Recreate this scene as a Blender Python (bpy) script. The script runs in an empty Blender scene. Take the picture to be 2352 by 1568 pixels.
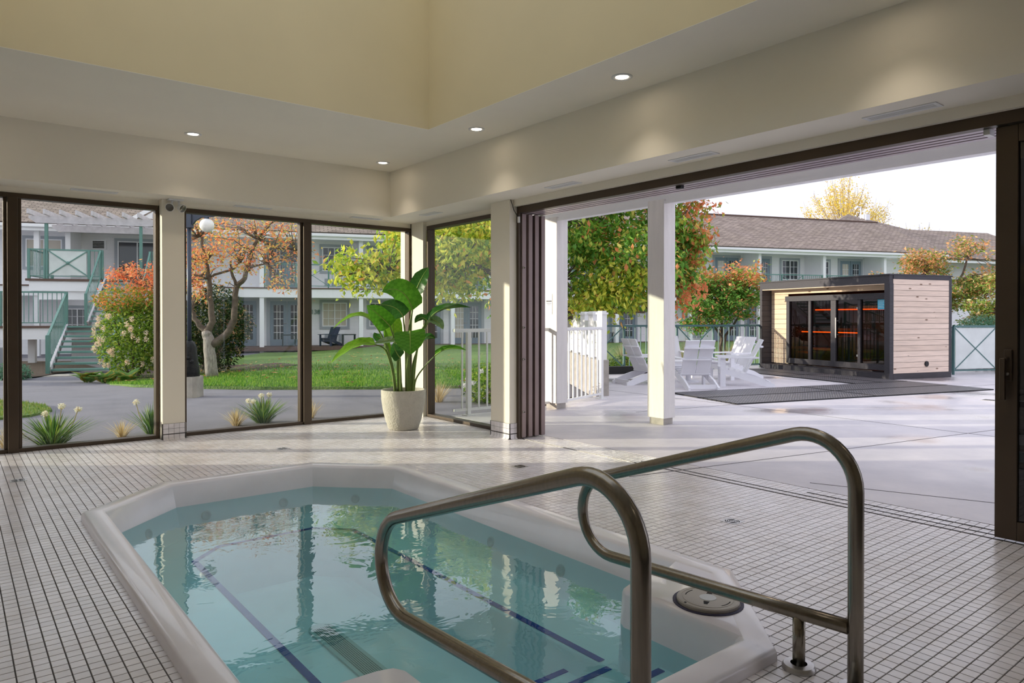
import bpy, bmesh, math, random
import numpy as np
from mathutils import Vector, Matrix
rnd = random.Random(7)
rng = np.random.default_rng(7)
PI = math.pi
scene = bpy.context.scene
COL = scene.collection

# ------------------------------------------------------------------ camera
# X runs along the window wall, Y along the door wall; the camera stands at the origin
YAW = math.radians(51.499); PITCH = math.radians(0.3698); EYE = 1.22
FPX = 1619.7
cam_d = bpy.data.cameras.new('camera'); cam = bpy.data.objects.new('camera', cam_d); COL.objects.link(cam)
cam.location = (0, 0, EYE)
cam.rotation_euler = (PI/2 - PITCH, 0, YAW - PI/2)
cam_d.sensor_width = 36; cam_d.lens = FPX/2352*36; cam_d.shift_y = -44.44/2352
cam_d.clip_end = 400; cam_d.clip_start = 0.02
scene.camera = cam

# ------------------------------------------------------------------ sky, sun, exposure
RX, RY = math.sin(YAW), -math.cos(YAW)      # towards the far end of the terrace, across the view
FX, FY = math.cos(YAW), math.sin(YAW)       # into the garden
world = bpy.data.worlds.new('world'); scene.world = world; world.use_nodes = True
wn = world.node_tree.nodes; wl = world.node_tree.links; wn.clear()
wo = wn.new('ShaderNodeOutputWorld'); wb = wn.new('ShaderNodeBackground'); wl.new(wb.outputs[0], wo.inputs[0])
wt = wn.new('ShaderNodeTexCoord'); wm = wn.new('ShaderNodeMapping'); wm.inputs['Scale'].default_value = (1, 1, 3.5)
wz = wn.new('ShaderNodeTexNoise'); wz.inputs['Scale'].default_value = 2.2; wz.inputs['Detail'].default_value = 5
wr = wn.new('ShaderNodeValToRGB')
wr.color_ramp.elements[0].position = .35; wr.color_ramp.elements[0].color = (.725, .745, .88, 1)
wr.color_ramp.elements[1].position = .7; wr.color_ramp.elements[1].color = (.79, .80, .90, 1)
wl.new(wt.outputs['Generated'], wm.inputs[0]); wl.new(wm.outputs[0], wz.inputs[0]); wl.new(wz.outputs[0], wr.inputs[0])
wl.new(wr.outputs[0], wb.inputs[0]); wb.inputs[1].default_value = 1.0
SUN_EL = math.radians(11.0)
sun_d = bpy.data.lights.new('sun', 'SUN'); sun = bpy.data.objects.new('sun', sun_d); COL.objects.link(sun)
sun_dir = Vector((RX + .03*FX, RY + .03*FY, 0)).normalized()*math.cos(SUN_EL) + Vector((0, 0, -math.sin(SUN_EL)))
sun.rotation_euler = sun_dir.to_track_quat('-Z', 'Y').to_euler()
sun.location = (-20, 20, 20)
sun_d.energy = 3.6; sun_d.angle = math.radians(.6); sun_d.color = (1, .90, .74)
vs = scene.view_settings
vs.view_transform = 'Standard'; vs.look = 'None'; vs.exposure = 0.48; vs.gamma = 1; vs.use_curve_mapping = False
try:
    cy = scene.cycles
    cy.use_denoising = True; cy.use_adaptive_sampling = True; cy.adaptive_threshold = .12; cy.adaptive_min_samples = 16; cy.max_bounces = 7; cy.diffuse_bounces = 4; cy.glossy_bounces = 3
    cy.transparent_max_bounces = 12; cy.transmission_bounces = 4; cy.caustics_reflective = False; cy.caustics_refractive = False
    cy.sample_clamp_indirect = 6
except Exception:
    pass

# ------------------------------------------------------------------ helpers
def G(lat, D, z=0.0):
    "a place in the garden: lat metres across the view, D metres out"
    return Vector((lat*RX + D*FX, lat*RY + D*FY, z))

def tag(o, label=None, cat=None, group=None, kind=None):
    if label: o['label'] = label
    if cat: o['category'] = cat
    if group: o['group'] = group
    if kind: o['kind'] = kind
    return o

def empty(name, loc=(0, 0, 0), rz=0.0, label=None, cat=None, group=None, kind=None):
    o = bpy.data.objects.new(name, None); COL.objects.link(o)
    o.location = loc; o.rotation_euler = (0, 0, rz); o.empty_display_size = .1
    return tag(o, label, cat, group, kind)

def link(name, me, m=None, parent=None, mw=None):
    "an object on shared mesh data"
    o = bpy.data.objects.new(name, me); COL.objects.link(o)
    if m is not None and not me.materials: me.materials.append(m)
    if parent is not None: o.parent = parent
    if mw is not None: o.matrix_local = mw
    return o

class MB:
    def __init__(s): s.v = []; s.f = []
    def add(s, vs_, fs_):
        n = len(s.v); s.v += [tuple(p) for p in vs_]; s.f += [tuple(i+n for i in f) for f in fs_]; return s
    def box(s, x0, x1, y0, y1, z0, z1):
        return s.add([(x0,y0,z0),(x1,y0,z0),(x1,y1,z0),(x0,y1,z0),(x0,y0,z1),(x1,y0,z1),(x1,y1,z1),(x0,y1,z1)],
                     [(0,3,2,1),(4,5,6,7),(0,1,5,4),(1,2,6,5),(2,3,7,6),(3,0,4,7)])
    def beam(s, a, b, w, h, up=(0, 0, 1)):
        "a bar of section w x h from a to b"
        a = Vector(a); b = Vector(b); d = (b-a).normalized(); u = Vector(up)
        if abs(d.dot(u)) > .98: u = Vector((1, 0, 0))
        sd = d.cross(u).normalized(); u = sd.cross(d).normalized()
        q = [a + sd*(i*w/2) + u*(j*h/2) for i, j in ((-1,-1),(1,-1),(1,1),(-1,1))]
        q += [b + sd*(i*w/2) + u*(j*h/2) for i, j in ((-1,-1),(1,-1),(1,1),(-1,1))]
        return s.add(q, [(0,1,2,3),(7,6,5,4),(0,4,5,1),(1,5,6,2),(2,6,7,3),(3,7,4,0)])
    def prism(s, poly, z0, z1):
        n = len(poly); ar = sum(poly[i][0]*poly[(i+1)%n][1]-poly[(i+1)%n][0]*poly[i][1] for i in range(n))
        if ar < 0: poly = poly[::-1]
        vs_ = [(p[0], p[1], z0) for p in poly] + [(p[0], p[1], z1) for p in poly]
        fs_ = [tuple(range(n))[::-1], tuple(range(n, 2*n))] + [(i, (i+1)%n, (i+1)%n+n, i+n) for i in range(n)]
        return s.add(vs_, fs_)
    def tube(s, pts, r, n=8, caps=True):
        pts = [Vector(p) for p in pts]; rs = r if isinstance(r, (list, tuple)) else [r]*len(pts)
        nrm = None; rings = []
        for i, p in enumerate(pts):
            t = (pts[min(i+1, len(pts)-1)] - pts[max(i-1, 0)]).normalized()
            if nrm is None:
                nrm = t.orthogonal().normalized()
            nrm = (nrm - t*nrm.dot(t))
            nrm = nrm.normalized() if nrm.length > 1e-6 else t.orthogonal().normalized()
            bn = t.cross(nrm)
            rings.append([p + (nrm*math.cos(2*PI*k/n) + bn*math.sin(2*PI*k/n))*rs[i] for k in range(n)])
        vs_ = [q for R_ in rings for q in R_]; fs_ = []
        for i in range(len(pts)-1):
            for k in range(n):
                fs_.append((i*n+k, i*n+(k+1)%n, (i+1)*n+(k+1)%n, (i+1)*n+k))
        if caps:
            fs_ += [tuple(range(n))[::-1], tuple(range((len(pts)-1)*n, len(pts)*n))]
        return s.add(vs_, fs_)
    def lathe(s, prof, n=32, c=(0, 0, 0), capb=True, capt=False):
        vs_ = []; fs_ = []
        for r, z in prof:
            vs_ += [(c[0]+r*math.cos(2*PI*k/n), c[1]+r*math.sin(2*PI*k/n), c[2]+z) for k in range(n)]
        for i in range(len(prof)-1):
            for k in range(n):
                fs_.append((i*n+k, i*n+(k+1)%n, (i+1)*n+(k+1)%n, (i+1)*n+k))
        if capb: fs_.append(tuple(range(n))[::-1])
        if capt: fs_.append(tuple(range((len(prof)-1)*n, len(prof)*n)))
        return s.add(vs_, fs_)
    def sphere(s, c, r, n=16, m=10, sz=1.0):
        prof = [(max(r*math.sin(PI*i/m), 1e-4), -r*sz*math.cos(PI*i/m)) for i in range(m+1)]
        return s.lathe(prof, n, c, False, False)
    def mesh(s, name, m=None, smooth=False):
        me = bpy.data.meshes.new(name); me.from_pydata(s.v, [], s.f)
        if smooth: me.polygons.foreach_set('use_smooth', [True]*len(me.polygons))
        if m is not None: me.materials.append(m)
        me.update(); return me
    def build(s, name, m, parent=None, smooth=False, bevel=0, auto=False):
        o = link(name, s.mesh(name, m, smooth), None, parent)
        if bevel:
            b = o.modifiers.new('bevel', 'BEVEL'); b.width = bevel; b.segments = 2; b.limit_method = 'ANGLE'
        if auto: smooth_by_angle(o.data)
        return o

def smooth_by_angle(me, ang=40):
    bm = bmesh.new(); bm.from_mesh(me); a = math.radians(ang)
    for f in bm.faces: f.smooth = True
    for e in bm.edges:
        e.smooth = not (len(e.link_faces) == 2 and e.calc_face_angle(0) > a)
    bm.to_mesh(me); bm.free()

def struct(name, mb, m, parent=None, label=None, cat=None, **k):
    o = mb.build(name, m, parent, **k)
    if parent is None: tag(o, label, cat, None, 'structure')
    return o

# ------------------------------------------------------------------ materials
def nodes_of(name):
    m = bpy.data.materials.new(name); m.use_nodes = True
    nt = m.node_tree; b = nt.nodes['Principled BSDF']
    return m, nt.nodes, nt.links, b

def lin(c):
    return tuple(((x/255)/12.92 if x/255 <= .04045 else ((x/255+.055)/1.055)**2.4) for x in c)

def mat(name, rgb, rough=.5, metal=0.0, var=0.0, vscale=6.0, bump=0.0, bscale=60.0, spec=.5, stretch=None, emit=None, estr=0, coat=0):
    "paint / plastic / metal with gentle procedural variation; rgb is sRGB 0-255 albedo"
    m, n, l, b = nodes_of(name)
    c = lin(rgb)
    b.inputs['Base Color'].default_value = (*c, 1); b.inputs['Roughness'].default_value = rough
    b.inputs['Metallic'].default_value = metal; b.inputs['Specular IOR Level'].default_value = spec
    if coat: b.inputs['Coat Weight'].default_value = coat
    tc = n.new('ShaderNodeTexCoord'); src = tc.outputs['Object']
    if stretch:
        mp = n.new('ShaderNodeMapping'); mp.inputs['Scale'].default_value = stretch; l.new(src, mp.inputs[0]); src = mp.outputs[0]
    if var:
        nz = n.new('ShaderNodeTexNoise'); nz.inputs['Scale'].default_value = vscale; nz.inputs['Detail'].default_value = 6
        rp = n.new('ShaderNodeValToRGB'); rp.color_ramp.elements[0].position = .3; rp.color_ramp.elements[1].position = .72
        rp.color_ramp.elements[0].color = (*[x*(1-var) for x in c], 1); rp.color_ramp.elements[1].color = (*[min(x*(1+var*.6), 1) for x in c], 1)
        l.new(src, nz.inputs['Vector']); l.new(nz.outputs[0], rp.inputs[0]); l.new(rp.outputs[0], b.inputs['Base Color'])
    if bump:
        nb = n.new('ShaderNodeTexNoise'); nb.inputs['Scale'].default_value = bscale; nb.inputs['Detail'].default_value = 4
        bp = n.new('ShaderNodeBump'); bp.inputs['Strength'].default_value = bump; bp.inputs['Distance'].default_value = .01
        l.new(src, nb.inputs['Vector']); l.new(nb.outputs[0], bp.inputs['Height']); l.new(bp.outputs[0], b.inputs['Normal'])
    if emit:
        b.inputs['Emission Color'].default_value = (*lin(emit), 1); b.inputs['Emission Strength'].default_value = estr
    return m

def glass(name, tint=(1, 1, 1), f0=.04, rough=0.0, bump=None, power=5.0):
    "a clear sheet: see-through with a Schlick reflection"
    m = bpy.data.materials.new(name); m.use_nodes = True
    n = m.node_tree.nodes; l = m.node_tree.links; n.clear()
    out = n.new('ShaderNodeOutputMaterial'); mx = n.new('ShaderNodeMixShader'); tr = n.new('ShaderNodeBsdfTransparent'); gl = n.new('ShaderNodeBsdfGlossy')
    tr.inputs[0].default_value = (*tint, 1); gl.inputs['Roughness'].default_value = rough
    lw = n.new('ShaderNodeLayerWeight'); lw.inputs['Blend'].default_value = .5
    pw = n.new('ShaderNodeMath'); pw.operation = 'POWER'; pw.inputs[1].default_value = power
    ml = n.new('ShaderNodeMath'); ml.operation = 'MULTIPLY_ADD'; ml.inputs[1].default_value = 1-f0; ml.inputs[2].default_value = f0
    l.new(lw.outputs['Facing'], pw.inputs[0]); l.new(pw.outputs[0], ml.inputs[0]); l.new(ml.outputs[0], mx.inputs[0])
    l.new(tr.outputs[0], mx.inputs[1]); l.new(gl.outputs[0], mx.inputs[2]); l.new(mx.outputs[0], out.inputs[0])
    if bump:
        tc = n.new('ShaderNodeTexCoord')
        z1 = n.new('ShaderNodeTexNoise'); z1.inputs['Scale'].default_value = bump[0]; z1.inputs['Detail'].default_value = 3; z1.inputs['Distortion'].default_value = .6
        bp = n.new('ShaderNodeBump'); bp.inputs['Strength'].default_value = bump[1]; bp.inputs['Distance'].default_value = .02
        l.new(tc.outputs['Object'], z1.inputs['Vector']); l.new(z1.outputs[0], bp.inputs['Height'])
        l.new(bp.outputs[0], gl.inputs['Normal']); l.new(bp.outputs[0], lw.inputs['Normal'])
    return m

def leafmat(name, trans=.45, rough=.5):
    "leaf colour from the mesh's own colour attribute, part of the light passing through"
    m = bpy.data.materials.new(name); m.use_nodes = True
    n = m.node_tree.nodes; l = m.node_tree.links; b = n['Principled BSDF']; out = n['Material Output']
    at = n.new('ShaderNodeAttribute'); at.attribute_name = 'Col'
    l.new(at.outputs['Color'], b.inputs['Base Color']); b.inputs['Roughness'].default_value = rough; b.inputs['Specular IOR Level'].default_value = .25
    tl = n.new('ShaderNodeBsdfTranslucent'); l.new(at.outputs['Color'], tl.inputs[0])
    mx = n.new('ShaderNodeMixShader'); mx.inputs[0].default_value = trans
    l.new(b.outputs[0], mx.inputs[1]); l.new(tl.outputs[0], mx.inputs[2]); l.new(mx.outputs[0], out.inputs[0])
    return m

def tilemat(name, rgb, pitch, jitter=.09):
    m, n, l, b = nodes_of(name)
    c = lin(rgb)
    gp = n.new('ShaderNodeNewGeometry')
    sc = n.new('ShaderNodeVectorMath'); sc.operation = 'SCALE'; sc.inputs['Scale'].default_value = 1/pitch
    of = n.new('ShaderNodeVectorMath'); of.operation = 'ADD'; of.inputs[1].default_value = (.6929, .6063, .5)
    fl_ = n.new('ShaderNodeVectorMath'); fl_.operation = 'FLOOR'
    wn_ = n.new('ShaderNodeTexWhiteNoise'); wn_.noise_dimensions = '3D'
    l.new(gp.outputs['Position'], sc.inputs[0]); l.new(sc.outputs[0], of.inputs[0]); l.new(of.outputs[0], fl_.inputs[0]); l.new(fl_.outputs[0], wn_.inputs['Vector'])
    rp = n.new('ShaderNodeValToRGB')
    rp.color_ramp.elements[0].color = (*[x*(1-jitter) for x in c], 1); rp.color_ramp.elements[1].color = (*[min(1, x*(1+jitter*.5)) for x in c], 1)
    l.new(wn_.outputs['Value'], rp.inputs[0])
    nz = n.new('ShaderNodeTexNoise'); nz.inputs['Scale'].default_value = 3.5; nz.inputs['Detail'].default_value = 6
    r2 = n.new('ShaderNodeValToRGB'); r2.color_ramp.elements[0].position = .32; r2.color_ramp.elements[1].position = .6
    r2.color_ramp.elements[0].color = (.88, .855, .82, 1); r2.color_ramp.elements[1].color = (1, 1, 1, 1)
    l.new(gp.outputs['Position'], nz.inputs['Vector']); l.new(nz.outputs[0], r2.inputs[0])
    mx = n.new('ShaderNodeMix'); mx.data_type = 'RGBA'; mx.blend_type = 'MULTIPLY'; mx.inputs['Factor'].default_value = 1
    l.new(rp.outputs[0], mx.inputs[6]); l.new(r2.outputs[0], mx.inputs[7]); l.new(mx.outputs[2], b.inputs['Base Color'])
    b.inputs['Roughness'].default_value = .24
    return m

def woodmat(name, rgb, dark=.55, knots=True, scale=1.0):
    "planed softwood: grain along local X, a few knots"
    m, n, l, b = nodes_of(name)
    c = lin(rgb)
    tc = n.new('ShaderNodeTexCoord'); oi = n.new('ShaderNodeObjectInfo')
    ad = n.new('ShaderNodeVectorMath'); ad.operation = 'MULTIPLY_ADD'; ad.inputs[1].default_value = (37, 17, 11)
    cb = n.new('ShaderNodeCombineXYZ'); 
    for i in range(3): l.new(oi.outputs['Random'], cb.inputs[i])
    l.new(cb.outputs[0], ad.inputs[0]); l.new(tc.outputs['Object'], ad.inputs[2])
    mp = n.new('ShaderNodeMapping'); mp.inputs['Scale'].default_value = (1.2*scale, 22*scale, 22*scale); l.new(ad.outputs[0], mp.inputs[0])
    nz = n.new('ShaderNodeTexNoise'); nz.inputs['Scale'].default_value = 2.2; nz.inputs['Detail'].default_value = 5; l.new(mp.outputs[0], nz.inputs['Vector'])
    rp = n.new('ShaderNodeValToRGB'); rp.color_ramp.elements[0].position = .3; rp.color_ramp.elements[1].position = .7
    rp.color_ramp.elements[0].color = (*[x*.88 for x in c], 1); rp.color_ramp.elements[1].color = (*[min(1, x*1.12) for x in c], 1)
    l.new(nz.outputs[0], rp.inputs[0]); last = rp.outputs[0]
    if knots:
        m2 = n.new('ShaderNodeMapping'); m2.inputs['Scale'].default_value = (2.2, 6, 6); l.new(ad.outputs[0], m2.inputs[0])
        vo = n.new('ShaderNodeTexVoronoi'); vo.inputs['Scale'].default_value = 1.1; l.new(m2.outputs[0], vo.inputs['Vector'])
        r3 = n.new('ShaderNodeValToRGB'); r3.color_ramp.elements[0].position = .06; r3.color_ramp.elements[1].position = .13
        r3.color_ramp.elements[0].color = (dark*.5, dark*.36, dark*.28, 1); r3.color_ramp.elements[1].color = (1, 1, 1, 1)
        l.new(vo.outputs['Distance'], r3.inputs[0])
        mx = n.new('ShaderNodeMix'); mx.data_type = 'RGBA'; mx.blend_type = 'MULTIPLY'; mx.inputs['Factor'].default_value = 1
        l.new(last, mx.inputs[6]); l.new(r3.outputs[0], mx.inputs[7]); last = mx.outputs[2]
    ra = n.new('ShaderNodeMix'); ra.data_type = 'RGBA'; ra.blend_type = 'MULTIPLY'; ra.inputs['Factor'].default_value = 1
    r4 = n.new('ShaderNodeValToRGB'); r4.color_ramp.elements[0].color = (.86, .84, .82, 1); r4.color_ramp.elements[1].color = (1, 1, 1, 1)
    l.new(oi.outputs['Random'], r4.inputs[0]); l.new(last, ra.inputs[6]); l.new(r4.outputs[0], ra.inputs[7])
    l.new(ra.outputs[2], b.inputs['Base Color']); b.inputs['Roughness'].default_value = .62
    return m

M = {}
M['paint'] = mat('wall_paint', (246, 239, 222), .75, var=.02, vscale=2)
M['ceil'] = mat('ceiling_paint', (248, 242, 226), .8, var=.02, vscale=2)
M['well'] = mat('skylight_well_paint', (234, 219, 180), .75, var=.03, vscale=2)
M['tile'] = tilemat('floor_tile', (243, 239, 243), .0508)
M['grout'] = mat('dark_grout', (84, 80, 78), .9, var=.2, vscale=20)
M['bronze'] = mat('bronze_aluminium', (82, 70, 58), .42, .55, var=.08, vscale=3)
M['bronze_l'] = mat('bronze_aluminium_outer', (150, 132, 128), .4, .35, var=.08, vscale=3)
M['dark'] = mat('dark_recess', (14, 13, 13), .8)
M['black'] = mat('black_rubber', (22, 22, 23), .6)
M['white'] = mat('white_enamel', (236, 236, 234), .4)
M['whitep'] = mat('white_plastic_lumber', (240, 240, 244), .5, var=.03)
M['acryl'] = mat('white_acrylic', (247, 243, 248), .28, var=.05, vscale=4, coat=.3)
M['steel'] = mat('brushed_steel', (146, 139, 128), .24, 1.0, var=.12, vscale=3, stretch=(30, 30, 2))
M['steel_l'] = mat('satin_steel_plate', (190, 188, 186), .35, .9)
M['blue'] = mat('blue_stripe', (10, 62, 160), .4)
M['glass'] = glass('clear_glass', (.968, .988, .958), f0=.02, power=4.5)
M['glass_g'] = glass('green_edge_glass', (.93, .97, .93))
M['glass_d'] = glass('dark_tinted_glass', (.10, .095, .09), f0=.06)
M['glass_s'] = glass('bronze_tinted_glass', (.5, .40, .30), f0=.06)
M['frost'] = mat('frosted_panel', (222, 228, 224), .35, var=.12, vscale=3)
M['conc'] = mat('cast_concrete', (182, 176, 168), .85, var=.22, vscale=8, bump=.25, bscale=40)
M['asph'] = mat('asphalt', (130, 128, 137), .9, var=.14, vscale=1.6, bump=.3, bscale=90)
M['green'] = mat('green_painted_steel', (104, 146, 136), .45, .0)
M['green_d'] = mat('dark_green_painted_steel', (82, 118, 116), .45, .0)
M['siding'] = mat('white_siding', (248, 247, 249), .7, var=.03, vscale=2)
M['wtrim'] = mat('white_trim', (250, 250, 252), .55)
M['slate'] = mat('slate_door_paint', (128, 146, 158), .5)
M['gtrim'] = mat('grey_window_trim', (176, 182, 188), .6)
M['winglass'] = mat('window_pane_dark', (60, 66, 72), .06, spec=.8)
M['winwarm'] = mat('curtained_pane', (205, 196, 180), .25, spec=.6)
M['bark'] = mat('bark', (110, 98, 88), .9, var=.4, vscale=14, bump=.8, bscale=30)
M['barkpale'] = mat('pale_bark', (166, 158, 152), .9, var=.45, vscale=10, bump=.8, bscale=30, stretch=(3, 3, 1))
M['soil'] = mat('soil_mulch', (74, 58, 46), .95, var=.5, vscale=20, bump=1, bscale=50)
M['leaf'] = leafmat('leaf')
M['bigleaf'] = leafmat('glossy_leaf', .42, .32)
M['iron'] = mat('dark_cast_iron', (66, 74, 92), .45, .3)
M['ironblack'] = mat('black_cast_iron', (26, 27, 32), .45, .3, var=.4, vscale=30, bump=1.0, bscale=18)
M['brown'] = mat('brown_edge_board', (104, 82, 72), .8)
M['pergola'] = mat('weathered_grey_timber', (214, 208, 212), .85, var=.15, vscale=6)
M['wood'] = woodmat('pale_spruce', (240, 218, 200))
M['woodwarm'] = woodmat('warm_spruce', (228, 202, 172))
M['woodblk'] = mat('black_stained_timber', (62, 59, 64), .6, var=.25, vscale=6, stretch=(1, 8, 8))
M['pot'] = mat('rough_stone_pot', (206, 202, 188), .9, var=.06, vscale=20, bump=.9, bscale=55)
# ------------------------------------------------------------------ floor
X0, X1, Y0, Y1 = -3.2, 4.62, -3.0, 7.78          # room inner faces
TX0, TX1, TY0, TY1, TCH = .61, 2.84, 1.37, 5.48, .55   # spa outline with cut corners
def octo(i=0.0):
    c = TCH - i*0.586
    a, b, e, f = TX0+i, TX1-i, TY0+i, TY1-i
    return [(a+c, e), (b-c, e), (b, e+c), (b, f-c), (b-c, f), (a+c, f), (a, f-c), (a, e+c)]
fb = MB(); zt, zb = -.003, -.12
fb.box(X0, 4.80, Y0, TY0+.04, zb, zt); fb.box(X0, 4.80, TY1-.04, Y1+.1, zb, zt)
fb.box(X0, TX0+.04, TY0+.04, TY1-.04, zb, zt); fb.box(TX1-.04, 4.80, TY0+.04, TY1-.04, zb, zt)
o_ = octo(.04)
for k, cn in ((0, (TX0+.04, TY0+.04)), (2, (TX1-.04, TY0+.04)), (4, (TX1-.04, TY1-.04)), (6, (TX0+.04, TY1-.04))):
    if k == 0: a, b = o_[7], o_[0]
    else: a, b = o_[k-1], o_[k]
    fb.prism([a, b, cn], zb, zt)
floor = struct('floor', fb, M['grout'], label='pool room floor of small square pale tiles with dark grout', cat='floor')

PT = .0508; GAP = .0028
tm = MB(); h_ = (PT-GAP)/2; bv = .0012
tm.add([(-h_,-h_,-.006),(h_,-h_,-.006),(h_,h_,-.006),(-h_,h_,-.006),(-h_+bv,-h_+bv,0),(h_-bv,-h_+bv,0),(h_-bv,h_-bv,0),(-h_+bv,h_-bv,0)],
       [(4,5,6,7),(0,1,5,4),(1,2,6,5),(2,3,7,6),(3,0,4,7)])
tile_me = tm.mesh('tile', M['tile'])
def in_oct(x, y, i):
    a, b, e, f = TX0+i, TX1-i, TY0+i, TY1-i; c = TCH-i*.586
    if not (a < x < b and e < y < f): return False
    dx = min(x-a, b-x); dy = min(y-e, f-y)
    return dx+dy > c
def to_px(x, y, z):
    dx, dy, dz = x, y, z-EYE
    r_ = dx*RX+dy*RY; f_ = dx*FX+dy*FY
    fz = math.cos(PITCH)*f_ - math.sin(PITCH)*dz; uz = math.cos(PITCH)*dz + math.sin(PITCH)*f_
    if fz < .1: return None
    return 1176+FPX*r_/fz, 739.56-FPX*uz/fz, fz
cells = []
i0, i1 = int((-2.4-.168)/PT), int((4.80-.168)/PT)
for i in range(i0, i1):
    x = .168+PT*(i+.5)
    for j in range(int(-.4/PT), int(7.79/PT)):
        y = .02+PT*(j+.5)
        if y > 7.79 or in_oct(x, y, .03): continue
        if x > 4.60 and y > 5.6: continue
        cells.append((x, y))
scored = []
for (x, y) in cells:
    p = to_px(x, y, 0)
    if p and 6 < p[0] < 2346 and p[1] < 1562 and not (1770 < p[0] < 1990 and p[1] > 1480): scored.append((p[2], x, y))
scored.sort(); near = {(x, y) for _, x, y in scored[:300]}
for (x, y) in near:
    link('tile', tile_me, None, floor, Matrix.Translation((x, y, 0)))
rest = np.array([c for c in cells if c not in near]); n_ = len(rest)
bv_ = np.array(tm.v); V_ = (bv_[None, :, :] + np.concatenate([rest, np.zeros((n_, 1))], 1)[:, None, :]).reshape(-1, 3)
V_[:, 2] += np.repeat(rng.uniform(-.0006, .0003, n_), 8)
F_ = (np.array(tm.f)[None] + (np.arange(n_)*8)[:, None, None]).reshape(-1, 4)
def np_mesh(name, V, F, m, cols=None):
    "mesh from numpy arrays; cols is one colour per face"
    me = bpy.data.meshes.new(name); k = F.shape[1]
    me.vertices.add(len(V)); me.vertices.foreach_set('co', V.astype(np.float32).ravel())
    me.loops.add(F.size); me.loops.foreach_set('vertex_index', F.astype(np.int32).ravel())
    me.polygons.add(len(F)); me.polygons.foreach_set('loop_start', (np.arange(len(F))*k).astype(np.int32))
    try: me.polygons.foreach_set('loop_total', np.full(len(F), k, np.int32))
    except Exception: pass
    me.update(calc_edges=True); me.validate(); me.polygons.foreach_set('use_smooth', [False]*len(me.polygons))
    if cols is not None:
        ca = me.color_attributes.new('Col', 'FLOAT_COLOR', 'CORNER')
        c4 = np.concatenate([np.repeat(cols, k, 0), np.ones((len(F)*k, 1))], 1).astype(np.float32)
        ca.data.foreach_set('color', c4.ravel())
    me.materials.append(m); return me
field = link('tile_field', np_mesh('tile_field', V_, F_, M['tile']), None, floor); field['kind'] = 'stuff'

# door tracks let into the floor
def rail_strip(nm, x, y0, y1):
    b = MB(); b.box(x-.010, x+.010, y0, y1, -.004, .0008); o = b.build(nm, M['bronze'], floor)
    b = MB(); b.box(x-.006, x+.006, y0, y1, .0008, .0012); b.build('track_slot', M['dark'], o); return o
rail_strip('door_track', 4.50, -1.0, 5.52); rail_strip('door_track', 4.58, -1.0, 4.0); rail_strip('door_track', 4.675, -1.0, 2.565)
b = MB(); b.box(4.495, 4.50, 4.0, 5.5, 0, .004); b.build('threshold_strip', M['steel_l'], floor)

# ------------------------------------------------------------------ walls and windows
SOF, CEI = 2.40, 2.93                              # soffit under the bulkhead, flat ceiling
BX, BY = 4.05, 7.39                                # bulkhead faces
HEAD = 2.345                                       # window head
wl_ = MB()
wl_.box(X0-.2, -.86, Y1, Y1+.25, 0, 2.95)          # solid stretch beside the camera
wl_.box(-.86, X1, Y1, Y1+.25, HEAD, 2.95)          # above the windows
wl_.box(4.55, X1+.13, Y1-.02, Y1+.25, -.05, 2.95)  # corner post
wl_.box(4.55, 4.60, Y1-.30, Y1, 0, SOF)
wall_left = struct('wall_left', wl_, M['paint'], label='cream painted window wall with glazing onto the garden path', cat='wall')
pl = MB(); pl.box(1.645, 1.855, 7.66, Y1+.25, 0.0, SOF)
pier = pl.build('pier', M['paint'], wall_left, bevel=.004)
# cove base tiles on the piers: three courses, each tile its own piece
ct = MB(); ct.box(-h_, h_, -.004, 0, -h_, h_)
cove_me = ct.mesh('cove_tile', M['tile'])
cv = MB(); prof = [(0, .0508), (0, .022), (-.006, .010), (-.018, .002), (-.030, .001)]
vs_ = []; 
for (yy, zz) in prof: vs_ += [(-h_, yy-.004, zz-.002), (h_, yy-.004, zz-.002)]
cv.add(vs_, [(2*i, 2*i+1, 2*i+3, 2*i+2) for i in range(4)])
foot_me = cv.mesh('cove_foot_tile', M['tile'], True)
def cove(parent, p0, dirv, count, nrm_rot):
    for k in range(count):
        q = Vector(p0) + Vector(dirv)*(PT*(k+.5))
        for c_ in range(3):
            mw = Matrix.Translation((q.x, q.y, .006 + PT*(c_+.5))) @ Matrix.Rotation(nrm_rot, 4, 'Z')
            if c_ == 0: mw = Matrix.Translation((q.x, q.y, 0)) @ Matrix.Rotation(nrm_rot, 4, 'Z')
            link('cove_tile', foot_me if c_ == 0 else cove_me, None, parent, mw)
gb = MB(); gb.box(1.640, 1.860, 7.657, 7.70, 0, .158); gb.build('grout_backing', M['grout'], wall_left)
cove(wall_left, (1.648, 7.6565, 0), (1, 0, 0), 4, 0); 
cove(wall_left, (1.8605, 7.66, 0), (0, 1, 0), 2, PI/2)

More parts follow.
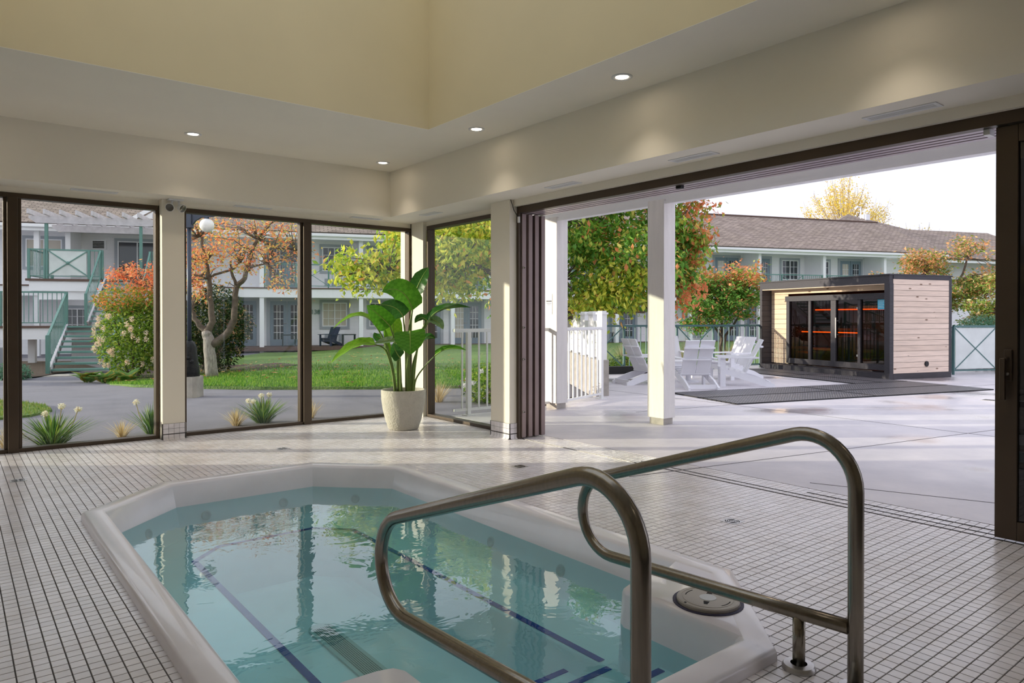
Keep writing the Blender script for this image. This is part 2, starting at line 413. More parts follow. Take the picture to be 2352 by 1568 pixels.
def window(name, label, a, b_, wallpos, axis, mullions=(), z0=0.0, z1=HEAD, group=None, inward=-1):
    "a frame in a wall: jambs, head, sill, mullions and one pane for each bay"
    e = empty(name, label=label, cat='window', kind='structure')
    def bx(m_, u0, u1, d0, d1, zz0, zz1):
        if axis == 'x': m_.box(u0, u1, wallpos+d0, wallpos+d1, zz0, zz1)
        else: m_.box(wallpos+d0, wallpos+d1, u0, u1, zz0, zz1)
    d0, d1 = (-.012, .09)
    def fr(nm, *r):
        q = MB(); bx(q, *r); q.build(nm, M['bronze'], e, bevel=.003)
    fr('window_head', a, b_, d0, d1, z1-.045, z1); fr('window_sill', a, b_, d0, d1, z0, z0+.035)
    fr('jamb', a, a+.032, d0, d1, z0+.035, z1-.045); fr('jamb', b_-.032, b_, d0, d1, z0+.035, z1-.045)
    stops = [a+.032] 
    for (m0, m1) in mullions:
        fr('mullion', m0, m1, d0-.02, d1, z0, z1-.04); fr('mullion', m0-.028, m0-.002, d0+.02, d1, z0+.035, z1-.045); fr('mullion', m1+.002, m1+.028, d0+.02, d1, z0+.035, z1-.045)
        stops += [m0-.028, m1+.028]
    stops.append(b_-.032)
    for k in range(0, len(stops), 2):
        q = MB(); bx(q, stops[k]+.001, stops[k+1]-.001, .040, .046, z0+.036, z1-.046); q.build('pane', M['glass'], e)
    return e
window('window_1', 'bronze framed window onto the stairs, between solid wall and pier', -.86, 1.64, Y1, 'x', [(.395, .475)])
window('window_2', 'bronze framed window onto the autumn tree, between pier and room corner', 1.865, 4.55, Y1, 'x', [(3.14, 3.222)])

wr_ = MB()
WX = 4.60
wr_.box(WX, WX+.2, 5.52, Y1-.02, HEAD, 2.95)         # above corner window
wr_.box(4.42, WX+.25, -1.2, 5.53, 2.335, 2.95)       # above the door opening
wr_.box(WX, WX+.3, Y0-.2, -1.2, 0, 2.95)             # solid wall beyond the doors
wall_right = struct('wall_right', wr_, M['paint'], label='cream painted wall above the wide sliding door opening', cat='wall')
pl = MB(); pl.box(4.372, WX+.03, 5.535, 5.85, 0, SOF); pl.build('pier', M['paint'], wall_right, bevel=.004)
gb = MB(); gb.box(4.368, 4.60, 5.5315, 5.852, 0, .158); gb.build('grout_backing', M['grout'], wall_right)
cove(wall_right, (4.3678, 5.835, 0), (0, -1, 0), 6, -PI/2); cove(wall_right, (4.376, 5.531, 0), (1, 0, 0), 3, 0)
window('window_3', 'bronze framed corner window beside the potted plant, looking onto white railing', 5.86, 7.46, WX, 'y')
# other two walls of the room, behind the camera
b = MB(); b.box(X0-.2, X0, Y0, Y1+.2, 0, 2.95); struct('wall_back', b, M['paint'], label='plain cream wall behind the viewer on the long side', cat='wall')
b = MB(); b.box(X0-.2, WX+.2, Y0-.2, Y0, 0, 2.95); struct('wall_front', b, M['paint'], label='plain cream wall behind the viewer on the short side', cat='wall')

# ------------------------------------------------------------------ ceiling, bulkhead, skylight well
SX0, SX1, SY0, SY1, STOP = .04, 3.41, 1.29, 5.51, 4.7
c = MB()
t_ = .08
c.box(X0, SX0-t_, Y0, BY, CEI, CEI+.05); c.box(SX1+t_, BX, Y0, BY, CEI, CEI+.05)
c.box(SX0-t_, SX1+t_, Y0, SY0-t_, CEI, CEI+.05); c.box(SX0-t_, SX1+t_, SY1+t_, BY, CEI, CEI+.05)
lip = MB(); z9 = CEI+.003
for bx in ((SX0-t_, SX0, SY0-t_, SY1+t_), (SX1, SX1+t_, SY0-t_, SY1+t_), (SX0, SX1, SY0-t_, SY0), (SX0, SX1, SY1, SY1+t_)): lip.box(*bx, CEI, z9)
c.add(lip.v, lip.f)
struct('ceiling', c, M['ceil'], label='flat off-white ceiling around the skylight well', cat='ceiling')
c = MB(); c.box(X0, WX+.02, BY, Y1+.02, SOF, CEI+.05); c.box(BX, WX+.02, Y0, BY, SOF, CEI+.05)
struct('trim_1', c, M['ceil'], label='boxed bulkhead dropped below the ceiling along both glazed walls', cat='bulkhead')
w = MB()
w.box(SX0-t_, SX1+t_, SY1, SY1+t_, CEI+.003, STOP); w.box(SX0-t_, SX1+t_, SY0-t_, SY0, CEI+.003, STOP)
w.box(SX0-t_, SX0, SY0, SY1, CEI+.003, STOP); w.box(SX1, SX1+t_, SY0, SY1, CEI+.003, STOP)
struct('trim_2', w, M['well'], label='tall cream skylight well rising above the spa', cat='skylight well')
sk = empty('window_4', label='glazed skylight closing the top of the cream well', cat='skylight', kind='structure')
q = MB()
for k in range(5):
    yy = SY0 + (SY1-SY0)*k/4; q.box(SX0-.05, SX1+.05, yy-.03, yy+.03, STOP, STOP+.07)
for k in range(4):
    xx = SX0 + (SX1-SX0)*k/3; q.box(xx-.03, xx+.03, SY0, SY1, STOP, STOP+.06)
q.build('skylight_bars', M['white'], sk)
q = MB(); q.box(SX0, SX1, SY0, SY1, STOP+.07, STOP+.08); q.build('pane', M['glass'], sk)
# roof over room and terrace edge
r_ = MB()
EX0, EX1, EY0, EY1 = X0-.6, 6.62, Y0-.6, Y1+.75
r_.box(EX0, SX0-t_, EY0, EY1, 2.98, 3.16); r_.box(SX1+t_, EX1, EY0, EY1, 2.98, 3.16)
r_.box(SX0-t_, SX1+t_, EY0, SY0-t_, 2.98, 3.16); r_.box(SX0-t_, SX1+t_, SY1+t_, EY1, 2.98, 3.16)
struct('roof', r_, M['wtrim'], label='white roof slab carried past the walls as an eave', cat='roof')

# ------------------------------------------------------------------ terrace columns and beam
b = MB(); b.box(6.33, 6.50, -6.0, 8.3, 2.52, 2.98); b.box(6.315, 6.335, -6.0, 8.3, 2.505, 2.535)
struct('trim_3', b, M['wtrim'], label='white painted beam spanning the terrace columns', cat='beam')
def column(x, y0, y1, label):
    e = empty('porch_column', (x, (y0+y1)/2, 0), label=label, cat='column', kind='structure')
    w_ = (y1-y0)/2
    q = MB(); q.box(0, .2, -w_, w_, .075, 2.56); q.build('shaft', M['colpaint'], e, bevel=.004)
    q = MB(); q.box(.02, .18, -w_+.02, w_-.02, -.03, .075); q.build('concrete_foot', M['conc'], e)
    return e
M['colpaint'] = mat('column_paint', (244, 240, 236), .7, var=.06, vscale=5, bump=.35, bscale=30, stretch=(4, 4, .4))
column(6.30, 5.165, 5.405, 'white square column standing in the middle of the terrace opening')
column(6.30, 6.965, 7.215, 'white square column with a paper notice, beside the white railing')
column(6.30, .6, .85, 'white square column at the far end of the terrace beam')
nt_ = empty('paper_notice', (6.297, 7.11, 1.40), label='white paper notice fixed to the terrace column', cat='notice')
q = MB(); q.box(-.0015, 0, -.06, .07, -.14, .14); q.build('sheet', M['white'], nt_)
M['print'] = mat('grey_print', (120, 120, 124), .7)
q = MB(); q.box(-.0022, -.0015, -.05, .06, .03, .05); q.box(-.0022, -.0015, -.045, .055, .008, .014); q.box(-.0022, -.0015, -.03, .04, -.008, -.003)
q.build('print_line', M['print'], nt_)

# ------------------------------------------------------------------ sliding doors
HZ0, HZ1 = 2.268, 2.335
M['rib_l'] = mat('sky_tinted_track_rib', (186, 172, 178), .35, .3)  # pale lavender colour paints the sky's reflection onto the bronze track ribs
b = MB(); b.box(4.462, 4.53, -1.2, 5.53, HZ0, HZ1); hd = b
fr_ = empty('door_1', label='bronze aluminium head and jamb of the wide sliding door opening', cat='door frame', kind='structure')
hd.build('head_face', M['bronze'], fr_)
for x in (4.530, 4.598, 4.666, 4.734):
    q = MB(); q.box(x+.022, x+.068, -1.2, 5.53, HZ0+.005, HZ1); q.build('track_rib', M['rib_l'], fr_)
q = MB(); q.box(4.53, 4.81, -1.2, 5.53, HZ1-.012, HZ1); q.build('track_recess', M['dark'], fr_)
q = MB(); q.box(4.46, 4.52, 5.500, 5.535, 0, HZ0); q.build('jamb', M['bronze'], fr_)
q = MB(); q.box(4.535, 4.575, 3.55, 3.60, HZ0-.02, HZ0+.02); q.build('door_stop', M['black'], fr_)
q = MB(); q.box(4.52, 4.60, 1.42, 1.45, HZ0-.03, HZ0+.03); q.build('seal_block', M['white'], fr_)
def door_leaf(xc, ya, yb, name, label, group, handle=False, end=None):
    e = empty(name, (xc, 0, 0), label=label, cat='door', group=group)
    t2 = .026; st = .105
    for nm, y0, y1, z0, z1 in (('stile', ya, ya+st, .012, HZ0-.003), ('stile', yb-st, yb, .012, HZ0-.003),
                               ('bottom_rail', ya+st, yb-st, .012, .115), ('top_rail', ya+st, yb-st, HZ0-.10, HZ0-.003)):
        q = MB(); q.box(-t2, t2, y0, y1, z0, z1); q.build(nm, M['bronze_l'] if not handle else M['bronze'], e, bevel=.003)
    q = MB(); q.box(-.008, .008, ya+st, yb-st, .115, HZ0-.10); q.build('pane', M['glass_d'], e)
    return e
for k, x in enumerate((4.52, 4.605, 4.69, 4.775)):
    d = door_leaf(x, 5.50-.0*k if k == 0 else 5.485, 6.06 if k else 5.53, 'sliding_door_leaf',
                  ['bronze sliding door leaf edge nearest the pier in the stack', 'second bronze sliding door leaf from the pier in the stack',
                   'third bronze sliding door leaf from the pier in the stack', 'outermost bronze sliding door leaf of the stack'][k], 'stacked sliding door leaves') if k else None
    if k:
        pass
lf = empty('sliding_door_leaf', (4.52, 0, 0), label='bronze sliding door leaf edge nearest the pier in the stack', cat='door', group='stacked sliding door leaves')
q = MB(); q.box(-.026, .026, 5.485, 5.5349, .012, HZ0-.003); q.build('stile', M['bronze_l'], lf, bevel=.003)
for z in (.27, .80, 1.12, 1.72):
    q = MB(); q.lathe([(.011, 0), (.011, .006), (.006, .010), (.006, .022)], 12); o = q.build('bolt', M['steel_l'], lf, smooth=True)
    o.matrix_local = Matrix.Translation((-.01, 5.484, z)) @ Matrix.Rotation(PI/2, 4, 'X')
dr = door_leaf(4.526, .30, 1.383, 'sliding_door_leaf', 'bronze sliding door leaf with dark glass and lever handle, standing alone', 'sliding door leaves', handle=True)
hn = empty('lever_handle', (0, 0, 0)); hn.parent = dr
q = MB(); q.box(-.044, -.027, 1.299, 1.336, .875, 1.047); q.build('backplate', M['bronze'], hn, bevel=.003)
q = MB(); q.tube([(-.04, 1.32, 1.0), (-.075, 1.322, .998)], .011, 10); q.box(-.088, -.062, 1.318, 1.345, .775, 1.0); q.build('lever', M['bronze'], hn, bevel=.004)
q = MB(); q.tube([(-.045, 1.316, .915), (-.062, 1.316, .915)], .008, 10); q.build('lock_cylinder', M['steel_l'], hn)
# contact sensor and cable on the pier
sn = empty('door_sensor', (4.45, 5.50, 2.20), label='small white door sensor with black cable at the jamb top', cat='sensor')
q = MB(); q.box(-.006, .012, -.022, .0, -.03, .03); q.build('body', M['white'], sn, bevel=.002)
q = MB(); q.tube([(-.07, .03, .198), (-.06, .02, .16), (-.05, .0, .09), (-.02, -.012, .04), (0, -.01, .03)], .004, 6); q.build('cable', M['black'], sn, smooth=True)

# ------------------------------------------------------------------ ceiling fittings
M['lamp'] = mat('lamp_lens', (255, 246, 230), .5, emit=(255, 236, 210), estr=14)
def downlight(x, y, label):
    e = empty('downlight', (x, y, CEI), label=label, cat='ceiling light', group='recessed ceiling downlights')
    q = MB(); q.lathe([(.075, 0), (.075, -.006), (.058, -.008), (.046, -.002)], 28, capb=False); q.build('trim_ring', M['white'], e, smooth=True)
    q = MB(); q.lathe([(.0001, -.0035), (.046, -.0025)], 28, capb=False); q.build('lens', M['lamp'], e)
    ld = bpy.data.lights.new('downlight_beam', 'SPOT'); ld.shadow_soft_size = .045; ld.spot_size = math.radians(96); ld.spot_blend = 1.0; ld.energy = DOWN_W; ld.color = (1, .86, .70)
    lo = bpy.data.objects.new('downlight_beam', ld); COL.objects.link(lo); lo.parent = e; lo.location = (0, 0, -.012)
DOWN_W = 13
for x, y, lb in ((1.772, 7.0, 'round recessed downlight above the pier between the windows'),
                 (3.738, 6.99, 'round recessed downlight nearest the room corner'),
                 (3.738, 5.215, 'round recessed downlight between skylight corner and door bulkhead'),
                 (3.738, 3.443, 'round recessed downlight farthest along the door bulkhead in view'),
                 (3.738, 1.67, 'round recessed downlight out of view above the door leaf'),
                 (3.738, -.10, 'round recessed downlight out of view behind the door leaf'),
                 (0.0, 7.0, 'round recessed downlight out of view above the solid wall'),
                 (-1.77, 7.0, 'round recessed downlight out of view in the back corner'),
                 (-1.5, 4.6, 'round recessed downlight out of view over the back walkway'),
                 (-1.5, 2.2, 'round recessed downlight out of view beside the viewer'),
                 (-1.5, -.6, 'round recessed downlight out of view behind the viewer'),
                 (1.7, -.9, 'round recessed downlight out of view behind the handrails')):
    downlight(x, y, lb)
def vent(xc, yc, lx, ly, label):
    e = empty('ceiling_vent', (xc, yc, SOF), label=label, cat='vent', group='slot air vents in the bulkhead soffit')
    q = MB(); t = .022
    q.box(-lx/2, lx/2, -ly/2, -ly/2+t, -.005, 0); q.box(-lx/2, lx/2, ly/2-t, ly/2, -.005, 0)
    q.box(-lx/2, -lx/2+t, -ly/2+t, ly/2-t, -.005, 0); q.box(lx/2-t, lx/2, -ly/2+t, ly/2-t, -.005, 0); q.build('frame', M['white'], e)
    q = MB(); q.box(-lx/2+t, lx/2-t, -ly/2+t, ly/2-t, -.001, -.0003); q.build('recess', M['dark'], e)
    for k in range(4):
        q = MB()
        if lx > ly:
            yy = -ly/2+t+(ly-2*t)*(k+.5)/4; q.box(-lx/2+t, lx/2-t, yy-.005, yy+.005, -.006, -.002)
        else:
            xx = -lx/2+t+(lx-2*t)*(k+.5)/4; q.box(xx-.005, xx+.005, -ly/2+t, ly/2-t, -.006, -.002)
        q.build('slat', M['white'], e)
vent(1.05, 7.57, .38, .11, 'white slot vent over the stair window')
vent(2.53, 7.63, .38, .11, 'white slot vent over the autumn tree window, beside the mullion')
vent(3.86, 7.63, .38, .11, 'white slot vent over the window next to the corner')
vent(4.27, 6.85, .11, .34, 'white slot vent over the corner window')
vent(4.27, 4.64, .11, .38, 'white slot vent over the stacked door leaves')
vent(4.27, 3.23, .11, .38, 'white slot vent over the middle of the door opening')
vent(4.27, 1.78, .11, .40, 'white slot vent over the door leaf with the handle')
# twin-head emergency light under the soffit
em = empty('emergency_light', (1.76, 7.615, SOF), label='white twin-head emergency light under the soffit by the pier', cat='emergency light')
q = MB(); q.box(-.07, .07, -.05, .05, -.012, 0); q.build('mounting_plate', M['white'], em, bevel=.004)
M['lens_g'] = mat('grey_reflector', (120, 118, 112), .15, .6)
for s_, d in ((-1, Vector((-.45, -.8, -.35))), (1, Vector((.45, -.75, -.42)))):
    d = d.normalized(); c_ = Vector((s_*.055, -.02, -.085))
    q = MB(); q.tube([Vector((s_*.03, 0, -.012)), Vector((s_*.035, 0, -.05)), c_], .010, 8); q.build('arm', M['white'], em, smooth=True)
    rot = d.to_track_quat('Z', 'Y').to_matrix().to_4x4()
    q = MB(); q.lathe([(.012, -.045), (.03, -.035), (.040, .0), (.043, .012), (.038, .014)], 20); o = q.build('lamp_head', M['white'], em, smooth=True)
    o.matrix_local = Matrix.Translation(c_) @ rot
    q = MB(); q.lathe([(.0001, .006), (.037, .012)], 20, capb=False); o2 = q.build('lens', M['lens_g'], em); o2.matrix_local = Matrix.Translation(c_) @ rot
# floor drains
for x, y, lb in ((.389, 6.434, 'small square floor drain beneath the stair window'), (2.411, 6.464, 'small square floor drain between spa and autumn tree window'),
                 (3.643, 4.477, 'small square floor drain beside the far end of the spa'), (3.657, 2.478, 'small square floor drain midway between spa and door track')):
    e = empty('floor_drain', (x, y, 0), label=lb, cat='drain', group='square floor drains')
    q = MB(); q.box(-.052, .052, -.052, .052, -.006, .0015); q.build('plate', M['steel_l'], e)
    for r0 in (.016, .028, .040):
        for k in range(4):
            q = MB(); pts = [(r0*math.cos(a), r0*math.sin(a)) for a in [k*PI/2+.22+(PI/2-.44)*j/6 for j in range(7)]]
            po = [(math.hypot(*p)+.003, math.atan2(p[1], p[0])) for p in pts]; pi_ = [(math.hypot(*p)-.003, math.atan2(p[1], p[0])) for p in pts][::-1]
            q.prism([(r*math.cos(a), r*math.sin(a)) for r, a in po+pi_], .0015, .0021); q.build('slot', M['dark'], e)
# ------------------------------------------------------------------ spa
spa = empty('spa_tub', (1.725, 3.425, 0), label='long eight-sided white acrylic spa sunk into the tiled floor', cat='hot tub')
off = Matrix.Translation((-1.725, -3.425, 0))
def sp(o):
    o.parent = spa; o.matrix_local = off; return o
WZ, BZ, FZ = -.11, -.31, -.66
rings = [(octo(-.004), -.03), (octo(-.002), .030), (octo(.004), .043), (octo(.016), .050), (octo(.100), .050), (octo(.112), .046), (octo(.124), .030), (octo(.165), -.12), (octo(.20), -.24), (octo(.225), BZ+.01), (octo(.24), BZ)]
bi = octo(.60)      # inner edge of the bench
q = MB(); vs_ = [(x, y, z) for R_, z in rings for x, y in R_]
fs_ = [(i*8+k, i*8+(k+1)%8, (i+1)*8+(k+1)%8, (i+1)*8+k) for i in range(len(rings)-1) for k in range(8)]
q.add(vs_, fs_); sh = sp(q.build('shell', M['acryl'], None, auto=True))
q = MB(); R1 = rings[-1][0]; R2, R3 = octo(.595), octo(.62)
allr = [(R1, BZ), (R2, BZ), (octo(.605), BZ-.012), (R3, FZ+.02), (octo(.65), FZ)]
q.add([(x, y, z) for R_, z in allr for x, y in R_], [(i*8+k, i*8+(k+1)%8, (i+1)*8+(k+1)%8, (i+1)*8+k) for i in range(4) for k in range(8)])
q.add([(x, y, FZ) for x, y in octo(.65)], [tuple(range(8))])
sp(q.build('bench_and_floor', M['acryl'], None, auto=True))
# blue stripe along the bench edge
sa, sb_ = octo(.560), octo(.597)
for k in (2, 3, 4, 5, 6):
    k2 = (k+1) % 8
    a, b_, c2, d2 = list(sa[k]), list(sa[k2]), list(sb_[k2]), list(sb_[k])
    if k == 2: a[1] = d2[1] = 2.20
    if k == 6: b_[1] = c2[1] = 2.20
    q = MB(); q.add([(p[0], p[1], BZ+.003) for p in (a, b_, c2, d2)], [(0, 1, 2, 3)]); sp(q.build('bench_stripe', M['blue'], None))
# corner blocks flanking the steps, flush with the rim
def block(sgn):
    def mx(p): return p if sgn > 0 else (2*1.725-p[0], p[1])
    base = [(2.262, 1.44), (2.33, 1.44), (2.76, 1.87), (2.76, 2.20), (2.60, 2.125), (2.30, 2.112)]
    rb = MB(); lv = []
    def ins(poly, d):
        c_ = Vector((sum(p[0] for p in poly)/len(poly), sum(p[1] for p in poly)/len(poly)))
        return [tuple(Vector(p)+(c_-Vector(p)).normalized()*d) for p in poly]
    core = [(2.262, 1.46), (2.34, 1.45), (2.74, 1.86), (2.735, 2.17), (2.62, 2.130), (2.34, 2.118), (2.285, 2.10), (2.262, 2.06)]
    for d, z in ((-.02, BZ), (0, .025), (.006, .040), (.02, .0495)):
        lv.append([(*mx(p), z) for p in ins(core, d)])
    n = len(core); vs_ = [p for L_ in lv for p in L_]
    fs_ = [(i*n+k, i*n+(k+1)%n, (i+1)*n+(k+1)%n, (i+1)*n+k) for i in range(3) for k in range(n)] + [tuple(range(3*n, 4*n))]
    rb.add(vs_, fs_); return sp(rb.build('corner_block', M['acryl'], None, auto=True))
block(1); block(-1)
# entry steps
for z, y0, y1 in ((-.20, 1.50, 1.87), (-.305, 1.87, 2.16), (-.42, 2.16, 2.43)):
    q = MB(); q.box(1.16, 2.29, y0-.25, y1, -.64, z); sp(q.build('step', M['acryl'], None, bevel=.012))
    q = MB(); q.box(1.25, 2.235, y1-.045, y1-.012, z, z+.003); sp(q.build('step_stripe', M['blue'], None))
# jets
def jet(x, y, z, nx, ny):
    q = MB(); q.lathe([(.034, 0), (.034, .006), (.022, .009), (.018, .003), (.0001, .003)], 18, capb=False)
    o = q.build('jet', M['jetg'], spa, smooth=True)
    rot = Vector((nx, ny, .25)).normalized().to_track_quat('Z', 'Y').to_matrix().to_4x4()
    o.matrix_local = off @ Matrix.Translation((x, y, z)) @ rot
M['jetg'] = mat('grey_jet_fitting', (200, 204, 204), .3)
jet(1.42, 5.29, -.19, 0, -1); jet(1.98, 5.29, -.19, 0, -1); jet(2.46, 5.05, -.19, -.7, -.7); jet(1.0, 5.06, -.19, .7, -.7)
jet(2.655, 4.3, -.19, -1, 0); jet(2.655, 3.55, -.19, -1, 0); jet(2.655, 2.9, -.19, -1, 0); jet(.795, 4.1, -.19, 1, 0); jet(.795, 3.2, -.19, 1, 0)
jet(2.235, 2.45, -.48, -1, 0)
# long perforated drain on the spa floor
q = MB(); n_ = 10
out_ = [(1.735+.075*math.cos(a), 4.02+.075*math.sin(a)) for a in [PI*k/n_ for k in range(n_+1)]] + [(1.735+.075*math.cos(a), 3.30+.075*math.sin(a)) for a in [PI+PI*k/n_ for k in range(n_+1)]]
q.prism(out_, FZ, FZ+.012); sp(q.build('drain_cover', M['jetg'], None))
q = MB()
for i in range(9):
    for j in range(64):
        x = 1.735+(i-4)*.012; y = 3.28+j*.0119
        q.add([(x-.0035, y-.0035, FZ+.0125), (x+.0035, y-.0035, FZ+.0125), (x+.0035, y+.0035, FZ+.0125), (x-.0035, y+.0035, FZ+.0125)], [(0, 1, 2, 3)])
o = sp(q.build('drain_holes', M['dark'], None)); o['kind'] = 'stuff'
# skimmer lid
lid = empty('skimmer_lid', (2.435, 1.765, .0495), 0.5, label='round grey skimmer lid on the corner block of the spa', cat='lid')
M['lid'] = mat('grey_lid_plastic', (186, 180, 172), .5, var=.05)
q = MB(); q.lathe([(.142, 0), (.142, .004), (.128, .004)], 40); q.build('collar', mat('dark_lid_gap', (58, 56, 84), .6), lid)
q = MB(); q.lathe([(.126, .002), (.126, .014), (.122, .018), (.108, .018), (.107, .0165), (.102, .0165), (.101, .018), (.0001, .018)], 40, capb=False); q.build('cover', M['lid'], lid, auto=True)
q = MB(); q.lathe([(.034, .018), (.034, .0195), (.0001, .0195)], 28, capb=False); q.build('badge', M['jetg'], lid)
for a in (0, PI):
    q = MB(); q.prism([(.056*math.cos(a)-.014*math.cos(a), -.012), (.056*math.cos(a)+.016*math.cos(a), -.007), (.056*math.cos(a)+.016*math.cos(a), .007), (.056*math.cos(a)-.014*math.cos(a), .012)], .0178, .0186); q.build('finger_hole', M['dark'], lid)
for a0 in (.9, 3.9):
    q = MB(); po = [(.092, a0+.7*k/8) for k in range(9)]; pi_ = [(.088, a0+.7*k/8) for k in range(9)][::-1]
    q.prism([(r*math.cos(a), r*math.sin(a)) for r, a in po+pi_], .0178, .0186); q.build('slot', M['dark'], lid)
for a in (2.4, 5.5):
    q = MB(); q.lathe([(.005, .0178), (.005, .0188), (.0001, .0188)], 10, (.115*math.cos(a), .115*math.sin(a), 0), capb=False); q.build('screw', M['dark'], lid)
# water
M['water'] = glass('spa_water', (.56, .885, .905), f0=.022, bump=(5.5, .10), power=3.2)
q = MB(); q.add([(x, y, WZ) for x, y in octo(.162)], [tuple(range(8))]); wo_ = q.build('water', M['water'])
tag(wo_, 'clear turquoise water filling the white spa', 'water', None, 'structure')

# handrails
def arc(c, r, a0, a1, n, X):
    return [(X, c[0]+r*math.cos(a0+(a1-a0)*k/n), c[1]+r*math.sin(a0+(a1-a0)*k/n)) for k in range(n+1)]
def handrail(X, label, z_=0.0):
    e = empty('spa_handrail', (X, 1.096, 0), label=label, cat='handrail', group='steel handrails at the spa steps')
    R_ = .0245; py = 0.0
    sl = math.atan2(.527-.836, 2.194-1.27)          # fall of the upper bar
    pts = [(0, 0, 0), (0, 0, .2), (0, 0, .58)]
    # bend from post to upper bar, tangent to both
    rad = .165; th = PI/2 - sl                        # turning angle
    cc = (rad, .655)
    pts = [(0, 0, 0), (0, 0, .3), (0, 0, .60)] + [(0, cc[0]+rad*math.cos(a), cc[1]+rad*math.sin(a)) for a in [PI-(PI/2-sl)*k/12 for k in range(13)]]
    d = Vector((0, math.cos(sl), math.sin(sl))); p = Vector(pts[-1])
    q1 = p + d*.98
    pts.append(tuple(p + d*.5)); pts.append(tuple(q1))
    # return bend down to the lower bar
    r2 = .178; nrm = Vector((0, math.sin(sl), -math.cos(sl)))
    c2 = q1 + nrm*r2
    a0 = math.atan2(-nrm.z, -nrm.y); a1 = -PI/2 - .025
    pts += [(0, c2.y+r2*math.cos(a0+(a1-a0)*k/16), c2.z+r2*math.sin(a0+(a1-a0)*k/16)) for k in range(1, 17)]
    e2 = Vector(pts[-1]); pts.append((0, (e2.y)/2, (e2.z+.205)/2)); pts.append((0, .02, .205))
    q = MB(); q.tube(pts, R_, 20); q.build('rail_tube', M['steel'], e, smooth=True)
    q = MB(); q.tube([(0, .196, 0), (0, .196, .197)], .021, 18); q.build('support_post', M['steel'], e, smooth=True)
    for y in (.0, .196):
        q = MB(); q.lathe([(.056, 0), (.056, .010), (.050, .018), (.028, .020)], 28, (0, y, 0)); q.build('floor_flange', M['steel_l'], e, auto=True)
handrail(2.302, 'brushed steel handrail beside the skimmer lid, behind the other handrail')
handrail(1.255, 'brushed steel handrail closest to the viewer, over the water')
# ------------------------------------------------------------------ ground, terrace, lawns
def sstep(t): t = min(max(t, 0), 1); return t*t*(3-2*t)
def zg(lat, D):
    return -.05 - .24*sstep((D-11)/6)*sstep((-lat-5)/4)
def ground_patch(name, poly, m, lift, step, label, cat, kind='structure', thick=.0):
    "a patch of ground that follows the fall of the site, cut to an outline given as (lat, D)"
    bm = bmesh.new()
    vs_ = [bm.verts.new((p[0], p[1], 0)) for p in poly]; bm.faces.new(vs_)
    lo = [min(p[i] for p in poly) for i in (0, 1)]; hi = [max(p[i] for p in poly) for i in (0, 1)]
    for ax in (0, 1):
        t = lo[ax]+step
        while t < hi[ax]-1e-3:
            co = [0, 0, 0]; co[ax] = t; no = [0, 0, 0]; no[ax] = 1
            bmesh.ops.bisect_plane(bm, geom=bm.verts[:]+bm.edges[:]+bm.faces[:], plane_co=co, plane_no=no); t += step
    if thick:
        bmesh.ops.recalc_face_normals(bm, faces=bm.faces[:])
        ex = bmesh.ops.extrude_face_region(bm, geom=bm.faces[:])
        for v in ex['geom']:
            if isinstance(v, bmesh.types.BMVert): v.co.z -= thick
    for v in bm.verts:
        v.co = G(v.co.x, v.co.y, zg(v.co.x, v.co.y)+lift+v.co.z)
    bmesh.ops.recalc_face_normals(bm, faces=bm.faces[:])
    me = bpy.data.meshes.new(name); bm.to_mesh(me); bm.free(); me.materials.append(m)
    me.polygons.foreach_set('use_smooth', [False]*len(me.polygons))
    o = link(name, me); tag(o, label, cat, None, kind); return o
# the paved ground lies round the room's footprint
ground_patch('ground', [(-60, 2), (-12, 2), (-7.3, 4.2), (-1.3, 9.05), (-.5, 9.0), (3, 9), (12, 2), (60, 2), (60, 90), (-60, 90)], M['asph'], 0, 3.0, 'grey asphalt path curving between window and lawn', 'path')

def lawnmat():
    m, n, l, b = nodes_of('lawn_grass')
    tc = n.new('ShaderNodeTexCoord')
    z1 = n.new('ShaderNodeTexNoise'); z1.inputs['Scale'].default_value = 26; z1.inputs['Detail'].default_value = 8
    z2 = n.new('ShaderNodeTexNoise'); z2.inputs['Scale'].default_value = .9; z2.inputs['Detail'].default_value = 3
    r = n.new('ShaderNodeValToRGB'); r.color_ramp.elements[0].position = .32; r.color_ramp.elements[1].position = .7
    r.color_ramp.elements[0].color = (*lin((58, 98, 36)), 1); r.color_ramp.elements[1].color = (*lin((132, 160, 76)), 1)
    ad = n.new('ShaderNodeMath'); ad.operation = 'MULTIPLY_ADD'; ad.inputs[1].default_value = .7; 
    ad2 = n.new('ShaderNodeMath'); ad2.operation = 'MULTIPLY'; ad2.inputs[1].default_value = .3
    l.new(tc.outputs['Object'], z1.inputs['Vector']); l.new(tc.outputs['Object'], z2.inputs['Vector'])
    l.new(z2.outputs[0], ad2.inputs[0]); l.new(z1.outputs[0], ad.inputs[0]); l.new(ad2.outputs[0], ad.inputs[2]); l.new(ad.outputs[0], r.inputs[0])
    l.new(r.outputs[0], b.inputs['Base Color']); b.inputs['Roughness'].default_value = .8
    bp = n.new('ShaderNodeBump'); bp.inputs['Strength'].default_value = .8; bp.inputs['Distance'].default_value = .04
    l.new(z1.outputs[0], bp.inputs['Height']); l.new(bp.outputs[0], b.inputs['Normal'])
    return m
M['lawn'] = lawnmat()
lawnA = [(-9.3, 16.6), (-9.0, 15.6), (-8.2, 14.4), (-7.2, 13.4), (-6.0, 12.75), (-4.5, 12.45), (-2.5, 12.45), (-.6, 12.7), (.6, 13.3), (1.0, 15), (1.5, 17.5), (6, 18.2), (14, 19.5), (40, 22), (40, 44), (12, 36.5), (-4, 31.5), (-10.4, 29.6), (-10.2, 24), (-9.6, 20)]
lawn = ground_patch('lawn', lawnA, M['lawn'], .045, 1.5, 'mown green lawn between path and motel', 'lawn', thick=.05)
